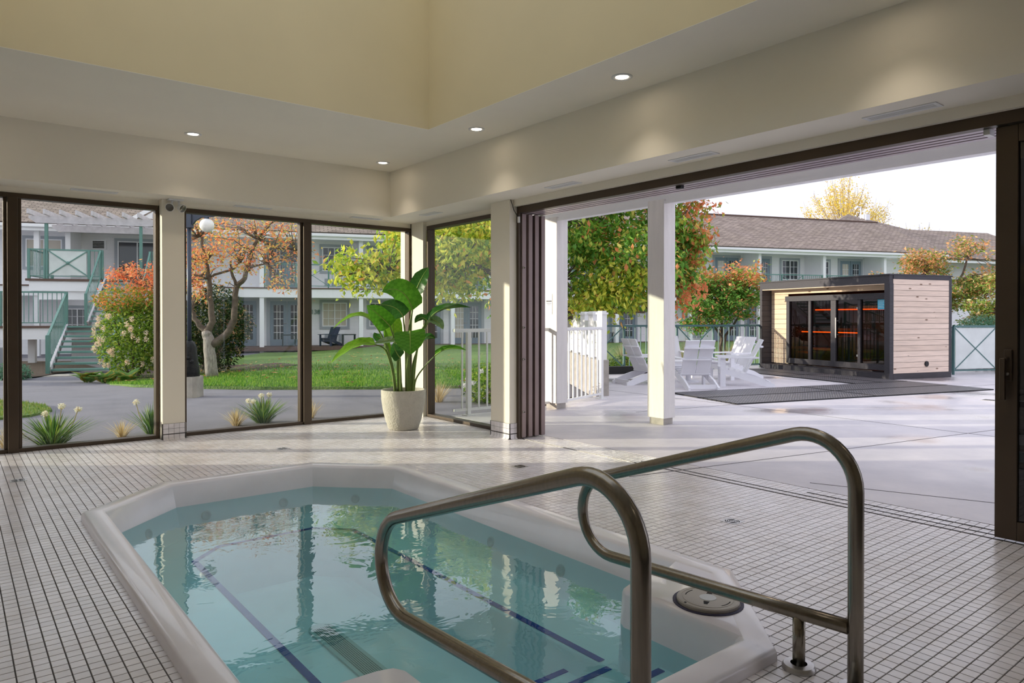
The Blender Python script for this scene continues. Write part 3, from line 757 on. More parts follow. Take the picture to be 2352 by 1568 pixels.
lawnB = [(-14, 7.0), (-7.2, 8.15), (-6.55, 8.5), (-6.15, 9.0), (-6.2, 9.5), (-6.7, 10.1), (-7.6, 10.6), (-9, 11.2), (-14, 12.2)]
lawn2 = ground_patch('lawn', lawnB, M['lawn'], .03, 1.0, 'rounded end of a grass patch in the path bend', 'lawn', thick=.04)
ground_patch('planting_bed', [(-13, 16.6), (-11.9, 17.6), (-12.4, 21), (-15, 24), (-18, 24), (-18, 17)], M['soil'], .03, 1.5, 'dark mulch bed beside the green stairs', 'bed')
ground_patch('planting_bed', [(-10.6, 17.4), (-9.0, 16.2), (-6.2, 16.6), (-5.6, 18.5), (-7, 21), (-10.6, 22)], M['soil'], .05, 1.5, 'dark soil bed under the flowering shrub', 'bed')

# grass blades along the lawn edges and near lawn: uncountable
def blades(name, pts, hmin, hmax, w, cols, label, cat, lean=.35, parent=None):
    n = len(pts); P = np.array(pts); a = rng.uniform(0, 2*PI, n); h = rng.uniform(hmin, hmax, n)
    side = np.stack([np.cos(a), np.sin(a), np.zeros(n)], 1)*(w/2)
    b = rng.uniform(0, 2*PI, n); ln = rng.uniform(0, lean, n)
    tip = P + np.stack([np.cos(b)*ln*h, np.sin(b)*ln*h, h], 1)
    V = np.stack([P-side, P+side, tip], 1).reshape(-1, 3); F = np.arange(3*n).reshape(-1, 3)
    C = np.array(cols)[rng.integers(0, len(cols), n)]*rng.uniform(.75, 1.2, (n, 1))
    o = link(name, np_mesh(name, V, F, M['leaf'], np.clip(C, 0, 1)), None, parent)
    if parent is None: tag(o, label, cat, None, 'stuff')
    else: o['kind'] = 'stuff'
    return o
def in_poly(x, y, poly):
    c = False; j = len(poly)-1
    for i in range(len(poly)):
        xi, yi = poly[i]; xj, yj = poly[j]
        if (yi > y) != (yj > y) and x < (xj-xi)*(y-yi)/(yj-yi)+xi: c = not c
        j = i
    return c
gp = []
gl = [lin((88, 146, 44)), lin((120, 170, 56)), lin((164, 192, 80)), lin((70, 122, 40))]
while len(gp) < 42000:
    la = rnd.uniform(-9.4, 1.2); D = 12.3+abs(rnd.gauss(0, 2.6))
    if in_poly(la, D, lawnA): gp.append(tuple(G(la, D, zg(la, D)+.04)))
blades('grass', gp, .025, .07, .012, gl, None, None, parent=lawn)
gp = []
while len(gp) < 14000:
    la = rnd.uniform(-9.5, -6.1); D = rnd.uniform(7.6, 11.6)
    if in_poly(la, D, lawnB): gp.append(tuple(G(la, D, zg(la, D)+.025)))
blades('grass', gp, .02, .05, .009, [lin((110, 142, 56)), lin((142, 156, 74)), lin((84, 128, 44)), lin((160, 152, 96))], None, None, parent=lawn2)
# fallen leaves scattered on the lawn
fv = []; 
def scatter_leaves(n, poly, la0, la1, d0, d1, z, cols, parent, size=.05):
    P = []
    while len(P) < n:
        la = rnd.uniform(la0, la1); D = rnd.uniform(d0, d1)
        if in_poly(la, D, poly): P.append(tuple(G(la, D, zg(la, D)+z)))
    P = np.array(P); a = rng.uniform(0, 2*PI, n); s = rng.uniform(.6, 1.2, n)*size
    u = np.stack([np.cos(a), np.sin(a), rng.uniform(-.2, .3, n)], 1)*s[:, None]; v = np.stack([-np.sin(a), np.cos(a), rng.uniform(-.2, .3, n)], 1)*(s*.6)[:, None]
    V = np.stack([P-u, P-v, P+u, P+v], 1).reshape(-1, 3); F = np.arange(4*n).reshape(-1, 4)
    C = np.array(cols)[rng.integers(0, len(cols), n)]
    o = link('fallen_leaves', np_mesh('fallen_leaves', V, F, M['leaf'], C), None, parent); o['kind'] = 'stuff'
scatter_leaves(420, lawnA, -8, .5, 12.6, 24, .11, [lin((214, 140, 80)), lin((222, 190, 120)), lin((170, 90, 60))], lawn)

# terrace slab
def patiomat():
    m, n, l, b = nodes_of('terrace_concrete')
    tc = n.new('ShaderNodeTexCoord'); ge = n.new('ShaderNodeNewGeometry')
    z1 = n.new('ShaderNodeTexNoise'); z1.inputs['Scale'].default_value = 1.1; z1.inputs['Detail'].default_value = 8; z1.inputs['Roughness'].default_value = .62
    z2 = n.new('ShaderNodeTexNoise'); z2.inputs['Scale'].default_value = .55; z2.inputs['Detail'].default_value = 3
    r = n.new('ShaderNodeValToRGB'); r.color_ramp.elements[0].position = .3; r.color_ramp.elements[1].position = .68
    r.color_ramp.elements[0].color = (*lin((206, 202, 208)), 1); r.color_ramp.elements[1].color = (*lin((234, 228, 230)), 1)
    w_ = n.new('ShaderNodeValToRGB'); w_.color_ramp.elements[0].position = .60; w_.color_ramp.elements[1].position = .70
    w_.color_ramp.elements[0].color = (1, 1, 1, 1); w_.color_ramp.elements[1].color = (.66, .60, .58, 1)
    mx = n.new('ShaderNodeMix'); mx.data_type = 'RGBA'; mx.blend_type = 'MULTIPLY'; mx.inputs['Factor'].default_value = 1
    rr = n.new('ShaderNodeMapRange'); rr.inputs[1].default_value = .52; rr.inputs[2].default_value = .66; rr.inputs[3].default_value = .5; rr.inputs[4].default_value = .1
    for z in (z1, z2): l.new(ge.outputs['Position'], z.inputs['Vector'])
    l.new(z1.outputs[0], r.inputs[0]); l.new(z2.outputs[0], w_.inputs[0]); l.new(r.outputs[0], mx.inputs[6]); l.new(w_.outputs[0], mx.inputs[7])
    l.new(mx.outputs[2], b.inputs['Base Color']); l.new(z2.outputs[0], rr.inputs[0]); l.new(rr.outputs[0], b.inputs['Roughness'])
    bp = n.new('ShaderNodeBump'); bp.inputs['Strength'].default_value = .12; bp.inputs['Distance'].default_value = .01
    z3 = n.new('ShaderNodeTexNoise'); z3.inputs['Scale'].default_value = 30; l.new(ge.outputs['Position'], z3.inputs['Vector']); l.new(z3.outputs[0], bp.inputs['Height']); l.new(bp.outputs[0], b.inputs['Normal'])
    return m
M['patio'] = patiomat()
def cf(p): return (p[0]*RX+p[1]*FX, p[0]*RY+p[1]*FY)
pp = [(4.80, -6.0), (4.80, 5.49), (4.86, 7.35), (6.2, 7.25)] + [cf(p) for p in ((1.0, 10.6), (1.38, 10.95), (1.25, 13.6), (1.55, 16.3), (3.3, 17.0), (5.6, 17.9), (7.5, 18.8), (9.6, 15.9), (14, 17.6), (24, 20), (30, 4))] + [(20, -12)]
q = MB(); q.prism(pp, -.10, 0.0); patio = struct('terrace', q, M['patio'], label='pale grey concrete terrace with damp patches', cat='terrace')
M['joint'] = mat('slab_joint', (96, 92, 92), .9)
def joint(a, b_):
    q = MB(); a = Vector((*cf(a), 0)); b2 = Vector((*cf(b_), 0)); q.beam(a, b2, .010, .003); q.build('slab_joint', M['joint'], patio)
joint((.9, 5.4), (9.0, 9.6)); joint((2.2, 5.2), (5.3, 3.4)); joint((5.9, 5.9), (1.1, 12.6)); joint((1.6, 9.1), (9.5, 13.2)); joint((8.2, 10.2), (4.6, 15.2))
# wet drain spot and terrace drain
td = empty('terrace_drain', G(7.05, 10.4, 0), label='square grate drain set into the terrace', cat='drain')
q = MB(); q.box(-.09, .09, -.09, .09, -.01, .004); q.build('frame', M['steel_l'], td)
for k in range(6):
    q = MB(); q.box(-.07, .07, -.07+k*.026, -.055+k*.026, .004, .005); q.build('slot', M['dark'], td)

# ------------------------------------------------------------------ motel building beyond the lawn
BA = math.radians(17.2); CB, SB = math.cos(BA), math.sin(BA)
B0 = 33.48
def B(s, o, z=0.0):
    "s metres along the front, o metres out from it"
    return G(CB*s + SB*o, B0 + SB*s - CB*o, z)
bang = math.atan2(B(1, 0).y-B(0, 0).y, B(1, 0).x-B(0, 0).x)
motel = empty('motel_building', B(0, 0), bang, label='long white two-storey motel with brown shingle roof and green balconies', cat='building')
# local frame: x along the front, -y out towards the lawn
def roofmat():
    m, n, l, b = nodes_of('roof_shingles')
    tc = n.new('ShaderNodeTexCoord'); mp = n.new('ShaderNodeMapping'); l.new(tc.outputs['Object'], mp.inputs[0])
    mp.inputs['Scale'].default_value = (1, 1, 1)
    br = n.new('ShaderNodeTexBrick'); br.inputs['Scale'].default_value = 1.0; br.inputs['Brick Width'].default_value = .34; br.inputs['Row Height'].default_value = .15
    br.inputs['Mortar Size'].default_value = .018; br.inputs['Color1'].default_value = (*lin((150, 134, 126)), 1); br.inputs['Color2'].default_value = (*lin((192, 174, 164)), 1); br.inputs['Mortar'].default_value = (*lin((112, 100, 96)), 1)
    nz = n.new('ShaderNodeTexNoise'); nz.inputs['Scale'].default_value = .8; nz.inputs['Detail'].default_value = 6
    rp = n.new('ShaderNodeValToRGB'); rp.color_ramp.elements[0].position = .35; rp.color_ramp.elements[0].color = (.80, .80, .72, 1); rp.color_ramp.elements[1].color = (1, 1, 1, 1)
    mx = n.new('ShaderNodeMix'); mx.data_type = 'RGBA'; mx.blend_type = 'MULTIPLY'; mx.inputs['Factor'].default_value = 1
    l.new(mp.outputs[0], br.inputs['Vector']); l.new(tc.outputs['Object'], nz.inputs['Vector']); l.new(nz.outputs[0], rp.inputs[0]); l.new(br.outputs['Color'], mx.inputs[6]); l.new(rp.outputs[0], mx.inputs[7]); l.new(mx.outputs[2], b.inputs['Base Color'])
    b.inputs['Roughness'].default_value = .9
    return m
def sidingmat():
    m, n, l, b = nodes_of('lap_siding')
    tc = n.new('ShaderNodeTexCoord'); sp_ = n.new('ShaderNodeSeparateXYZ'); l.new(tc.outputs['Object'], sp_.inputs[0])
    ml = n.new('ShaderNodeMath'); ml.operation = 'MULTIPLY'; ml.inputs[1].default_value = 1/.17; fr = n.new('ShaderNodeMath'); fr.operation = 'FRACT'
    l.new(sp_.outputs['Z'], ml.inputs[0]); l.new(ml.outputs[0], fr.inputs[0])
    bp = n.new('ShaderNodeBump'); bp.inputs['Strength'].default_value = .7; bp.inputs['Distance'].default_value = .03; bp.invert = True; l.new(fr.outputs[0], bp.inputs['Height']); l.new(bp.outputs[0], b.inputs['Normal'])
    b.inputs['Base Color'].default_value = (*lin((250, 249, 251)), 1); b.inputs['Roughness'].default_value = .7
    return m
M['roof'] = roofmat(); M['lap'] = sidingmat()
SL, SR = -30.0, 26.0           # ends of the long front
def mb_(nm, m, *boxes, **k):
    q = MB()
    for bx in boxes: q.box(*bx)
    return q.build(nm, M[m], motel, **k)
WALL = 1.45                    # wall set back behind the balconies
GZ, DK0, DK1, EAVE = -.35, 2.08, 2.50, 4.62
mb_('wall', 'lap', (SL, SR, WALL, WALL+.2, GZ, 5.0))
mb_('balcony_deck', 'wtrim', (-12.9, SR, -.10, WALL, DK0+.25, DK1-.05)); mb_('balcony_deck', 'wtrim', (SL, -18.6, -.10, WALL, DK0+.25, DK1-.05))
mb_('fascia_board', 'wtrim', (-12.9, SR, -.14, -.06, DK0, DK1-.04)); mb_('fascia_board', 'wtrim', (SL, -18.6, -.14, -.06, DK0, DK1-.04))
mb_('edge_board', 'brown', (-12.9, SR, -.18, -.02, DK1-.04, DK1+.01)); mb_('edge_board', 'brown', (SL, -18.6, -.18, -.02, DK1-.04, DK1+.01))
mb_('porch_slab', 'brown', (-13.0, SR, -.3, WALL, -.2, -.04))
mb_('eave_soffit', 'wtrim', (SL-.3, SR+.3, -.35, WALL, EAVE+.10, EAVE+.16)); mb_('eave_board', 'wtrim', (SL-.3, SR+.3, -.38, -.33, EAVE-.02, EAVE+.22))
q = MB(); q.box(SL-.3, SR+.3, -.50, -.38, EAVE+.10, EAVE+.24); q.build('gutter', M['wtrim'], motel, bevel=.03)
# roof planes with real thickness, ridge five metres back
def roof_slab(nm, x0, x1, y0, z0, y1, z1, hip0=0, hip1=0, t=.10):
    L = math.hypot(y1-y0, z1-z0); n_up = Vector((0, -(z1-z0)/L, (y1-y0)/L))*t
    a = [Vector((x0, y0, z0)), Vector((x1, y0, z0)), Vector((x1-hip1, y1, z1)), Vector((x0+hip0, y1, z1))]
    q = MB(); org = a[0]
    ang = math.atan2(z1-z0, y1-y0); inv = Matrix.Rotation(-ang, 4, 'X')
    pts = [inv @ (p-org) for p in a] + [inv @ (p+n_up-org) for p in a]
    q.add(pts, [(3,2,1,0),(4,5,6,7),(0,1,5,4),(1,2,6,5),(2,3,7,6),(3,0,4,7)])
    o = q.build(nm, M['roof'], motel); o.matrix_local = Matrix.Translation(org) @ Matrix.Rotation(ang, 4, 'X'); return o
RZ = 7.32
roof_slab('roof_plane', SL-.4, SR+.4, -.46, EAVE+.2, 5.0, RZ); 
rb_ = roof_slab('roof_plane', SL-.4, SR+.4, 10.4, EAVE+.2, 5.0, RZ)
q = MB(); q.beam((SL-.4, 4.98, RZ+.09), (SR+.4, 4.98, RZ+.09), .3, .08); q.build('ridge_cap', M['brown'], motel)
mb_('wall', 'lap', (SL, SL+.2, WALL, 9.6, GZ, 5.0), (SR-.2, SR, WALL, 9.6, GZ, 5.0), (SL, SR, 9.4, 9.6, GZ, 5.0))
# cross roof with a hip peak near the far end
q = MB()
pk = (26.2, 7.2, 8.25)
q.add([(22.0, 4.4, 6.9), (31.0, 4.4, 6.55), pk, (24.0, 10, 6.9), (30, 10, 6.6)], [(0, 1, 2), (0, 2, 3), (1, 4, 2), (3, 2, 4), (0, 3, 4, 1)])
q.build('roof_peak', M['roof'], motel)
roof_slab('roof_plane', SR-.2, 36.0, -.46, EAVE-.05, 5.0, RZ-.35)
mb_('wall', 'lap', (SR-.2, 35, WALL, WALL+.2, GZ, 4.9)); mb_('eave_board', 'wtrim', (SR, 36, -.4, -.3, EAVE-.2, EAVE+.02))
q = MB(); q.tube([(26.7, 6.6, 7.9), (26.7, 6.6, 8.7)], .05, 8); q.tube([(26.7, 6.6, 8.62), (26.45, 6.6, 8.72), (26.25, 6.6, 8.5)], .05, 8); q.box(26.95, 27.3, 6.4, 6.8, 7.8, 8.2); q.build('roof_vent_pipe', M['wtrim'], motel)
# bays
BAY = 4.16; S0 = -11.2
posts = [S0 + BAY*k for k in range(-5, 10)]
def mwindow(x0, x1, z0, z1, pane='winglass', grid=True, split=True, trim='gtrim'):
    y = WALL
    q = MB(); t = .12
    q.box(x0-t, x1+t, y-.05, y, z0-t, z0); q.box(x0-t, x1+t, y-.05, y, z1, z1+t); q.box(x0-t, x0, y-.05, y, z0, z1); q.box(x1, x1+t, y-.05, y, z0, z1)
    w_ = q.build('window', M[trim], motel)
    q = MB(); q.box(x0, x1, y-.012, y-.004, z0, z1); q.build('pane', M[pane], w_)
    q = MB(); f = .045
    q.box(x0, x1, y-.06, y-.012, z0, z0+f); q.box(x0, x1, y-.06, y-.012, z1-f, z1); q.box(x0, x0+f, y-.06, y-.012, z0+f, z1-f); q.box(x1-f, x1, y-.06, y-.012, z0+f, z1-f)
    xm = (x0+x1)/2
    if split: q.box(xm-f/2, xm+f/2, y-.06, y-.012, z0+f, z1-f)
    if grid:
        for k in range(1, 3): zz = z0+(z1-z0)*k/3; q.box(x0+f, x1-f, y-.03, y-.013, zz-.01, zz+.01)
        for k in (1, 3): xx = x0+(x1-x0)*k/4; q.box(xx-.01, xx+.01, y-.03, y-.0125, z0+f, z1-f)
    q.build('muntin', M['wtrim'], w_)
def mdoor(x0, x1, z0, z1, leaves=2, warm=False):
    y = WALL; q = MB(); t = .14
    q.box(x0-t, x1+t, y-.04, y, z1, z1+t); q.box(x0-t, x0, y-.04, y, z0, z1); q.box(x1, x1+t, y-.04, y, z0, z1)
    d_ = q.build('door_surround', M['gtrim'], motel); lw = (x1-x0)/leaves
    for k in range(leaves):
        a = x0+lw*k; q = MB(); q.box(a+.01, a+lw-.01, y-.03, y-.005, z0, z1); q.build('door_leaf', M['slate'], d_)
        pa, pb, za, zb_ = a+.16, a+lw-.16, z0+.28, z1-.18
        q = MB(); q.box(pa, pb, y-.036, y-.03, za, zb_); q.build('pane', M['winwarm' if warm and k == 0 else 'winglass'], d_)
        q = MB()
        for j in range(1, 5): zz = za+(zb_-za)*j/5; q.box(pa, pb, y-.045, y-.0365, zz-.011, zz+.011)
        for j in range(1, 3): xx = pa+(pb-pa)*j/3; q.box(xx-.011, xx+.011, y-.045, y-.036, za, zb_)
        q.build('muntin', M['wtrim'], d_)
    q = MB(); q.tube([(x0+lw-.06, y-.03, z0+1.0), (x0+lw-.06, y-.09, z0+1.0), (x0+lw-.16, y-.09, z0+1.0)], .018, 6); q.build('door_handle', M['steel_l'], d_)
def balcony_rail(x0, x1, z, y=-.06):
    n_ = int((x1-x0)/.13); q = MB()
    q.box(x0, x1, y-.03, y+.03, z+1.0, z+1.05); q.box(x0, x1, y-.02, y+.02, z+.08, z+.11)
    xm0, xm1 = x0+(x1-x0)*.33, x0+(x1-x0)*.67
    for xx in (x0+.03, xm0, xm1, x1-.03): q.box(xx-.025, xx+.025, y-.025, y+.025, z, z+1.0)
    o = q.build('balcony_rail', M['green'], motel)
    q = MB()
    for k in range(n_):
        xx = x0+.1+k*.13
        if xx > x1-.06 or xm0 < xx < xm1: continue
        q.box(xx-.008, xx+.008, y-.008, y+.008, z+.11, z+1.0)
    q.beam((xm0, y, z+.11), (xm1, y, z+1.0), .025, .025); q.beam((xm0, y, z+1.0), (xm1, y, z+.11), .025, .025)
    b2 = q.build('balusters', M['green'], o); b2['kind'] = 'stuff'
for k, s in enumerate(posts):
    if -18.3 < s < -13 or s > SR: continue
    mb_('porch_post', 'wtrim', (s-.09, s+.09, -.09, .09, GZ, EAVE+.1))
    if s > -13: mb_('partition_wall', 'siding', (s-.06, s+.06, .09, WALL, DK1, EAVE+.1))
for k in range(-1, 9):
    s = S0 + BAY*k
    if s > SR-4: continue
    fl_ = (k % 2 == 0)
    def mx(a, b_): return (s+a, s+b_) if fl_ else (s+BAY-b_, s+BAY-a)
    for z in (-.04, DK1):
        if s < -12 and z > 0: 
            continue
        a, b_ = mx(.28, 1.75); mdoor(a, b_, z, z+2.0, 2, warm=(k % 3 != 0))
        a, b_ = mx(2.55, 3.65); mwindow(a, b_, z+.85, z+1.95, 'winglass' if (k+int(z > 0)) % 3 else 'winwarm')
        a, b_ = mx(2.6, 3.55); q = MB(); q.box(a, b_, WALL-.06, WALL, z+.12, z+.55); ac = q.build('air_conditioner', M['wtrim'], motel)
        q = MB()
        for i_ in range(3): q.box(a+.05+i_*.31, a+.30+i_*.31, WALL-.075, WALL-.06, z+.16, z+.50)
        q.build('grille', M['gtrim'], ac)
    if s > -12.9: balcony_rail(s+.09, s+BAY-.09, DK1)
# room number
tx = bpy.data.curves.new('house_number', 'FONT'); tx.body = '138'; tx.size = .29; tx.extrude = .008; tx.align_x = 'CENTER'
to = bpy.data.objects.new('house_number', tx); COL.objects.link(to); to.parent = motel
tx.materials.append(M['green_d']); bpy.context.view_layer.update()
nm_ = bpy.data.meshes.new_from_object(to); bpy.data.objects.remove(to)
to = link('house_number', nm_, None, motel, Matrix.Translation((S0+2.25, WALL-.06, 1.38)) @ Matrix.Rotation(PI/2, 4, 'X'))
# upper storey seen past the stairs
mwindow(-20.35, -19.05, 3.3, 4.45, 'winwarm', grid=False); mb_('partition_wall', 'siding', (-18.5, -18.36, .1, WALL, DK1, EAVE+.1)); mb_('porch_post', 'wtrim', (-18.53, -18.35, -.09, .1, DK1, EAVE+.1))
mwindow(-17.0, -15.5, 2.6, 4.45, 'winglass', grid=False)
q = MB(); q.box(-18.0, -17.42, WALL-.06, WALL, 4.08, 4.48); vt = q.build('wall_vent', M['wtrim'], motel)
for k in range(5):
    q = MB(); q.box(-17.92, -17.5, WALL-.08, WALL-.06, 4.13+k*.062, 4.17+k*.062); q.build('louvre', M['dark'], vt)
mwindow(-18.9, -18.1, .6, 1.6, 'winglass'); mwindow(-17.2, -16.2, .45, 1.55, 'winglass', grid=False)
# little gable on the roof slope
q = MB(); gy0 = .4
q.add([(-16.6, gy0, 5.0), (-14.2, gy0, 5.0), (-15.4, gy0, 5.78), (-16.6, 3.0, 6.2), (-14.2, 3.0, 6.2), (-15.4, 3.0, 6.5)], [(0, 1, 2), (0, 2, 5, 3), (1, 4, 5, 2), (3, 5, 4), (0, 3, 4, 1)]); q.build('roof_gable', M['roof'], motel)
q = MB(); q.beam((-16.75, gy0-.05, 4.95), (-15.4, gy0-.05, 5.80), .08, .16); q.beam((-14.05, gy0-.05, 4.95), (-15.4, gy0-.05, 5.80), .08, .16)
q.add([(-16.4, gy0-.02, 5.0), (-14.4, gy0-.02, 5.0), (-15.4, gy0-.02, 5.66)], [(0, 1, 2)]); q.build('gable_board', M['wtrim'], motel)

# ------------------------------------------------------------------ outside stairs, landings and pergola (same frame as the motel front)
st = empty('outside_stairs', B(0, 0), bang, label='green steel stairs with two landings rising to the upper motel floor', cat='stairs')
def sb(nm, m, *boxes, parent=None, **k):
    q = MB()
    for bx in boxes: q.box(*bx)
    return q.build(nm, M[m], parent or st, **k)
G0 = -.29; LZ = .96; UZ = 2.62
SA, SB2 = -16.25, -14.75
oB, oM0, oM1, oU = 10.6, 6.7, 5.1, 2.75      # metres out from the front (local y = -o)
nt = 9; SKB, SKT = .18, -.45      # the lower flight runs slightly askew
for k in range(nt):
    f = (k+.5)/nt; z = G0 + (LZ-G0)*(k+1)/nt; y = -(oB + (oM0-oB)*f)
    x_ = SKB+(SKT-SKB)*f; sb('tread', 'green', (SA+.06+x_, SB2-.06+x_, y-.17, y+.17, z-.05, z))
for s in (SA, SB2):
    q = MB(); q.beam((s+SKB, -oB+.05, G0+.08), (s+SKT, -oM0, LZ-.06), .06, .26); q.build('stringer', M['pergola'], st)
nt2 = 10
for k in range(nt2):
    f = (k+.5)/nt2; z = LZ + (UZ-LZ)*(k+1)/nt2; y = -(oM1 + (oU-oM1)*f)
    sb('tread', 'green', (SA-.2, SB2-.3, y-.14, y+.14, z-.05, z))
for s in (SA-.26, SB2-.24):
    q = MB(); q.beam((s, -oM1, LZ+.02), (s, -oU, UZ-.06), .06, .26); q.build('stringer', M['pergola'], st)
sb('landing', 'wtrim', (-18.5, SB2, -oM0, -oM1+.1, LZ-.42, LZ-.06)); sb('landing_edge', 'brown', (-18.6, SA, -oM0-.06, -oM0+.04, LZ-.06, LZ)); sb('landing_edge', 'green', (SA, SB2, -oM0-.04, -oM0+.04, LZ-.06, LZ))
sb('landing_deck', 'brown', (-18.5, SB2, -oM0, -oM1+.1, LZ-.06, LZ-.01))
sb('landing_post', 'siding', (-18.2, -18.0, -oM1-.2, -oM1, -.5, LZ-.4), (-17.0, -15.0, -oM1+.0, -oM1+.1, -.5, LZ-.4))
sb('upper_deck', 'wtrim', (-18.95, -13.0, -oU, -.1, UZ-.44, UZ-.08)); sb('upper_deck_edge', 'brown', (-19.05, -16.6, -oU-.06, -oU+.04, UZ-.08, UZ+.0)); sb('upper_deck_boards', 'brown', (-18.95, -13.0, -oU, -.1, UZ-.08, UZ-.03))
sb('lower_beam', 'wtrim', (-18.7, -13.0, -oU+.1, -oU+.2, UZ-.75, UZ-.44))
RPOSTS = set()
def rail_run(a, b_, zA, zB, h=1.05, step=.125, panel=None, post=True):
    "posts, handrail, foot rail and balusters between two points (local s, o)"
    a = Vector((a[0], -a[1], zA)); b2 = Vector((b_[0], -b_[1], zB)); up = Vector((0, 0, 1))
    q = MB(); q.beam(a+up*h, b2+up*h, .055, .05); q.build('handrail', M['green'], st)
    q = MB(); q.beam(a+up*.10, b2+up*.10, .03, .03); q.build('foot_rail', M['green'], st)
    if post:
        for p in (a, b2):
            key = (round(p.x, 1), round(p.y, 1), round(p.z, 1))
            if key in RPOSTS: continue
            RPOSTS.add(key); q = MB(); q.beam(p, p+up*(h+.02), .085, .085); q.build('rail_post', M['green'], st)
    L = (b2-a).length; n = int(L/step)
    if panel:
        u = (b2-a).normalized(); q = MB(); q.beam(a+u*.08+up*(h*.55), b2-u*.08+up*(h*.55), .012, h*.84); q.build('frosted_panel', M['frost'], st)
        for p0, p1 in ((.12, h-.03), (h-.03, .12)):
            q = MB(); q.beam(a+u*.05+up*p0-u.cross(up)*-.02, b2-u*.05+up*p1-u.cross(up)*-.02, .035, .035); q.build('cross_brace', M['green'], st)
        q = MB(); m_ = (a+b2)/2+up*(h*.55); q.sphere((m_.x, m_.y-.02, m_.z), .06, 10, 6); q.build('brace_hub', M['green'], st)
    else:
        for k in range(1, n):
            p = a+(b2-a)*(k/n); q = MB(); q.beam(p+up*.1, p+up*h, .018, .018); q.build('baluster', M['green'], st)
rail_run((-18.5, oM0), (SA-.02+SKT, oM0), LZ, LZ)
rail_run((-18.5, oM0), (-18.5, oM1), LZ, LZ, step=.2)
rail_run((SA-.03+SKB, oB), (SA-.03+SKT, oM0), G0+.02, LZ, h=1.0, step=.26)
rail_run((SB2+.03+SKB, oB), (SB2+.03+SKT, oM0), G0+.02, LZ, h=1.0, step=.26)
rail_run((SA-.32, oM1), (SA-.42, oU), LZ, UZ, step=.26)
rail_run((SB2-.18, oM1), (SB2-.28, oU), LZ, UZ, step=.26)
rail_run((-18.4, oU), (-17.05, oU), UZ, UZ, panel=True); rail_run((-17.0, oU), (-16.62, oU), UZ, UZ)
rail_run((-18.95, oU), (-18.45, oU), UZ, UZ); rail_run((-18.95, oU), (-18.95, .2), UZ, UZ, step=.14)
rail_run((-14.9, oU), (-13.1, oU), UZ, UZ)
pg = empty('pergola', B(0, 0), bang, label='weathered grey timber pergola on green posts above the upper landing', cat='pergola')
for s in (-18.42, -15.35):
    q = MB(); q.box(s-.05, s+.05, -oU+.02, -oU+.12, UZ-.03, 4.66); q.build('post', M['green'], pg)
def pbeam(s0, s1, y, z0, z1):
    q = MB(); c_ = .22
    poly = [(s0, z1), (s1, z1), (s1, z1-.10), (s1-c_, z0), (s0+c_, z0), (s0, z1-.10)]
    q.add([(x, y-.05, z) for x, z in poly]+[(x, y+.05, z) for x, z in poly], [tuple(range(6)), tuple(range(6, 12))[::-1]]+[(i, i+6, (i+1)%6+6, (i+1)%6) for i in range(6)])
    q.build('beam', M['pergola'], pg)
pbeam(-18.95, -14.75, -oU+.02, 4.62, 4.88); pbeam(-18.75, -13.9, -.88, 4.52, 4.78)
for k in range(9):
    s = -18.85+k*.5
    q = MB(); q.beam((s, -oU-.45, 4.98), (s+.35, -.3, 4.86), .06, .17); q.build('rafter', M['pergola'], pg)
# concrete pad at the foot of the stairs
q = MB(); q.add([tuple(B(s, o, -.275)) for s, o in ((-16.9, 10.45), (-14.5, 10.45), (-14.6, 11.3), (-17.3, 11.3))]+[tuple(B(s, o, -.36)) for s, o in ((-16.9, 10.45), (-14.5, 10.45), (-14.6, 11.3), (-17.3, 11.3))], [(0, 3, 2, 1), (4, 5, 6, 7), (0, 1, 5, 4), (1, 2, 6, 5), (2, 3, 7, 6), (3, 0, 4, 7)])
struct('stair_pad', q, M['conc'], label='pale concrete pad at the foot of the green stairs', cat='pad')
# ------------------------------------------------------------------ sauna cabin
SAA = math.radians(22)
ca_, sa_ = math.cos(SAA), math.sin(SAA)
sorg = G(7.39, 13.81, 0)
sang = math.atan2(G(ca_, sa_).y, G(ca_, sa_).x)
sauna = empty('sauna_cabin', sorg, sang, label='pale timber sauna cabin with black frame and tinted glass front', cat='sauna')
# local x: depth (front glass faces -x), local y: along the glass front
SD, SW, SH = 1.74, 3.62, 2.08
def sa(nm, m, *boxes, parent=None, **k):
    q = MB()
    for bx in boxes: q.box(*bx)
    return q.build(nm, M[m], parent or sauna, **k)
sa('plinth', 'woodblk', (-.01, SD+.0, -.01, SW+.0, 0, .11))
sa('roof_slab', 'woodblk', (0, SD, 0, SW, SH-.19, SH-.02)); sa('roof_edge', 'woodblk', (-.02, SD+.02, -.02, SW+.02, SH-.025, SH))
sa('corner_post', 'woodblk', (-.005, .10, -.012, .11, .11, SH-.19)); sa('corner_post', 'woodblk', (SD-.07, SD+.006, -.012, .05, .09, SH-.06))
sa('side_top_board', 'woodblk', (.10, SD-.07, -.012, .02, SH-.10, SH-.025)); sa('side_bottom_board', 'woodblk', (.10, SD-.07, -.012, .02, 0.0, .115))
sa('fin_wall', 'woodblk', (0, .12, SW-.05, SW, .11, SH-.19))
FR = .30     # depth of the recessed front
npl = 14
for k in range(npl):    # black boards lining the recess
    z0 = .11+(SH-.30)*k/npl; sa('recess_board', 'woodblk', (.0, FR, SW-.075, SW-.052, z0+.003, z0+(SH-.30)/npl-.003))
sa('back_wall', 'woodblk', (SD-.05, SD-.01, .02, SW-.05, .11, SH-.19)); sa('far_side_wall', 'woodblk', (.12, SD-.05, SW-.05, SW, .11, SH-.19))
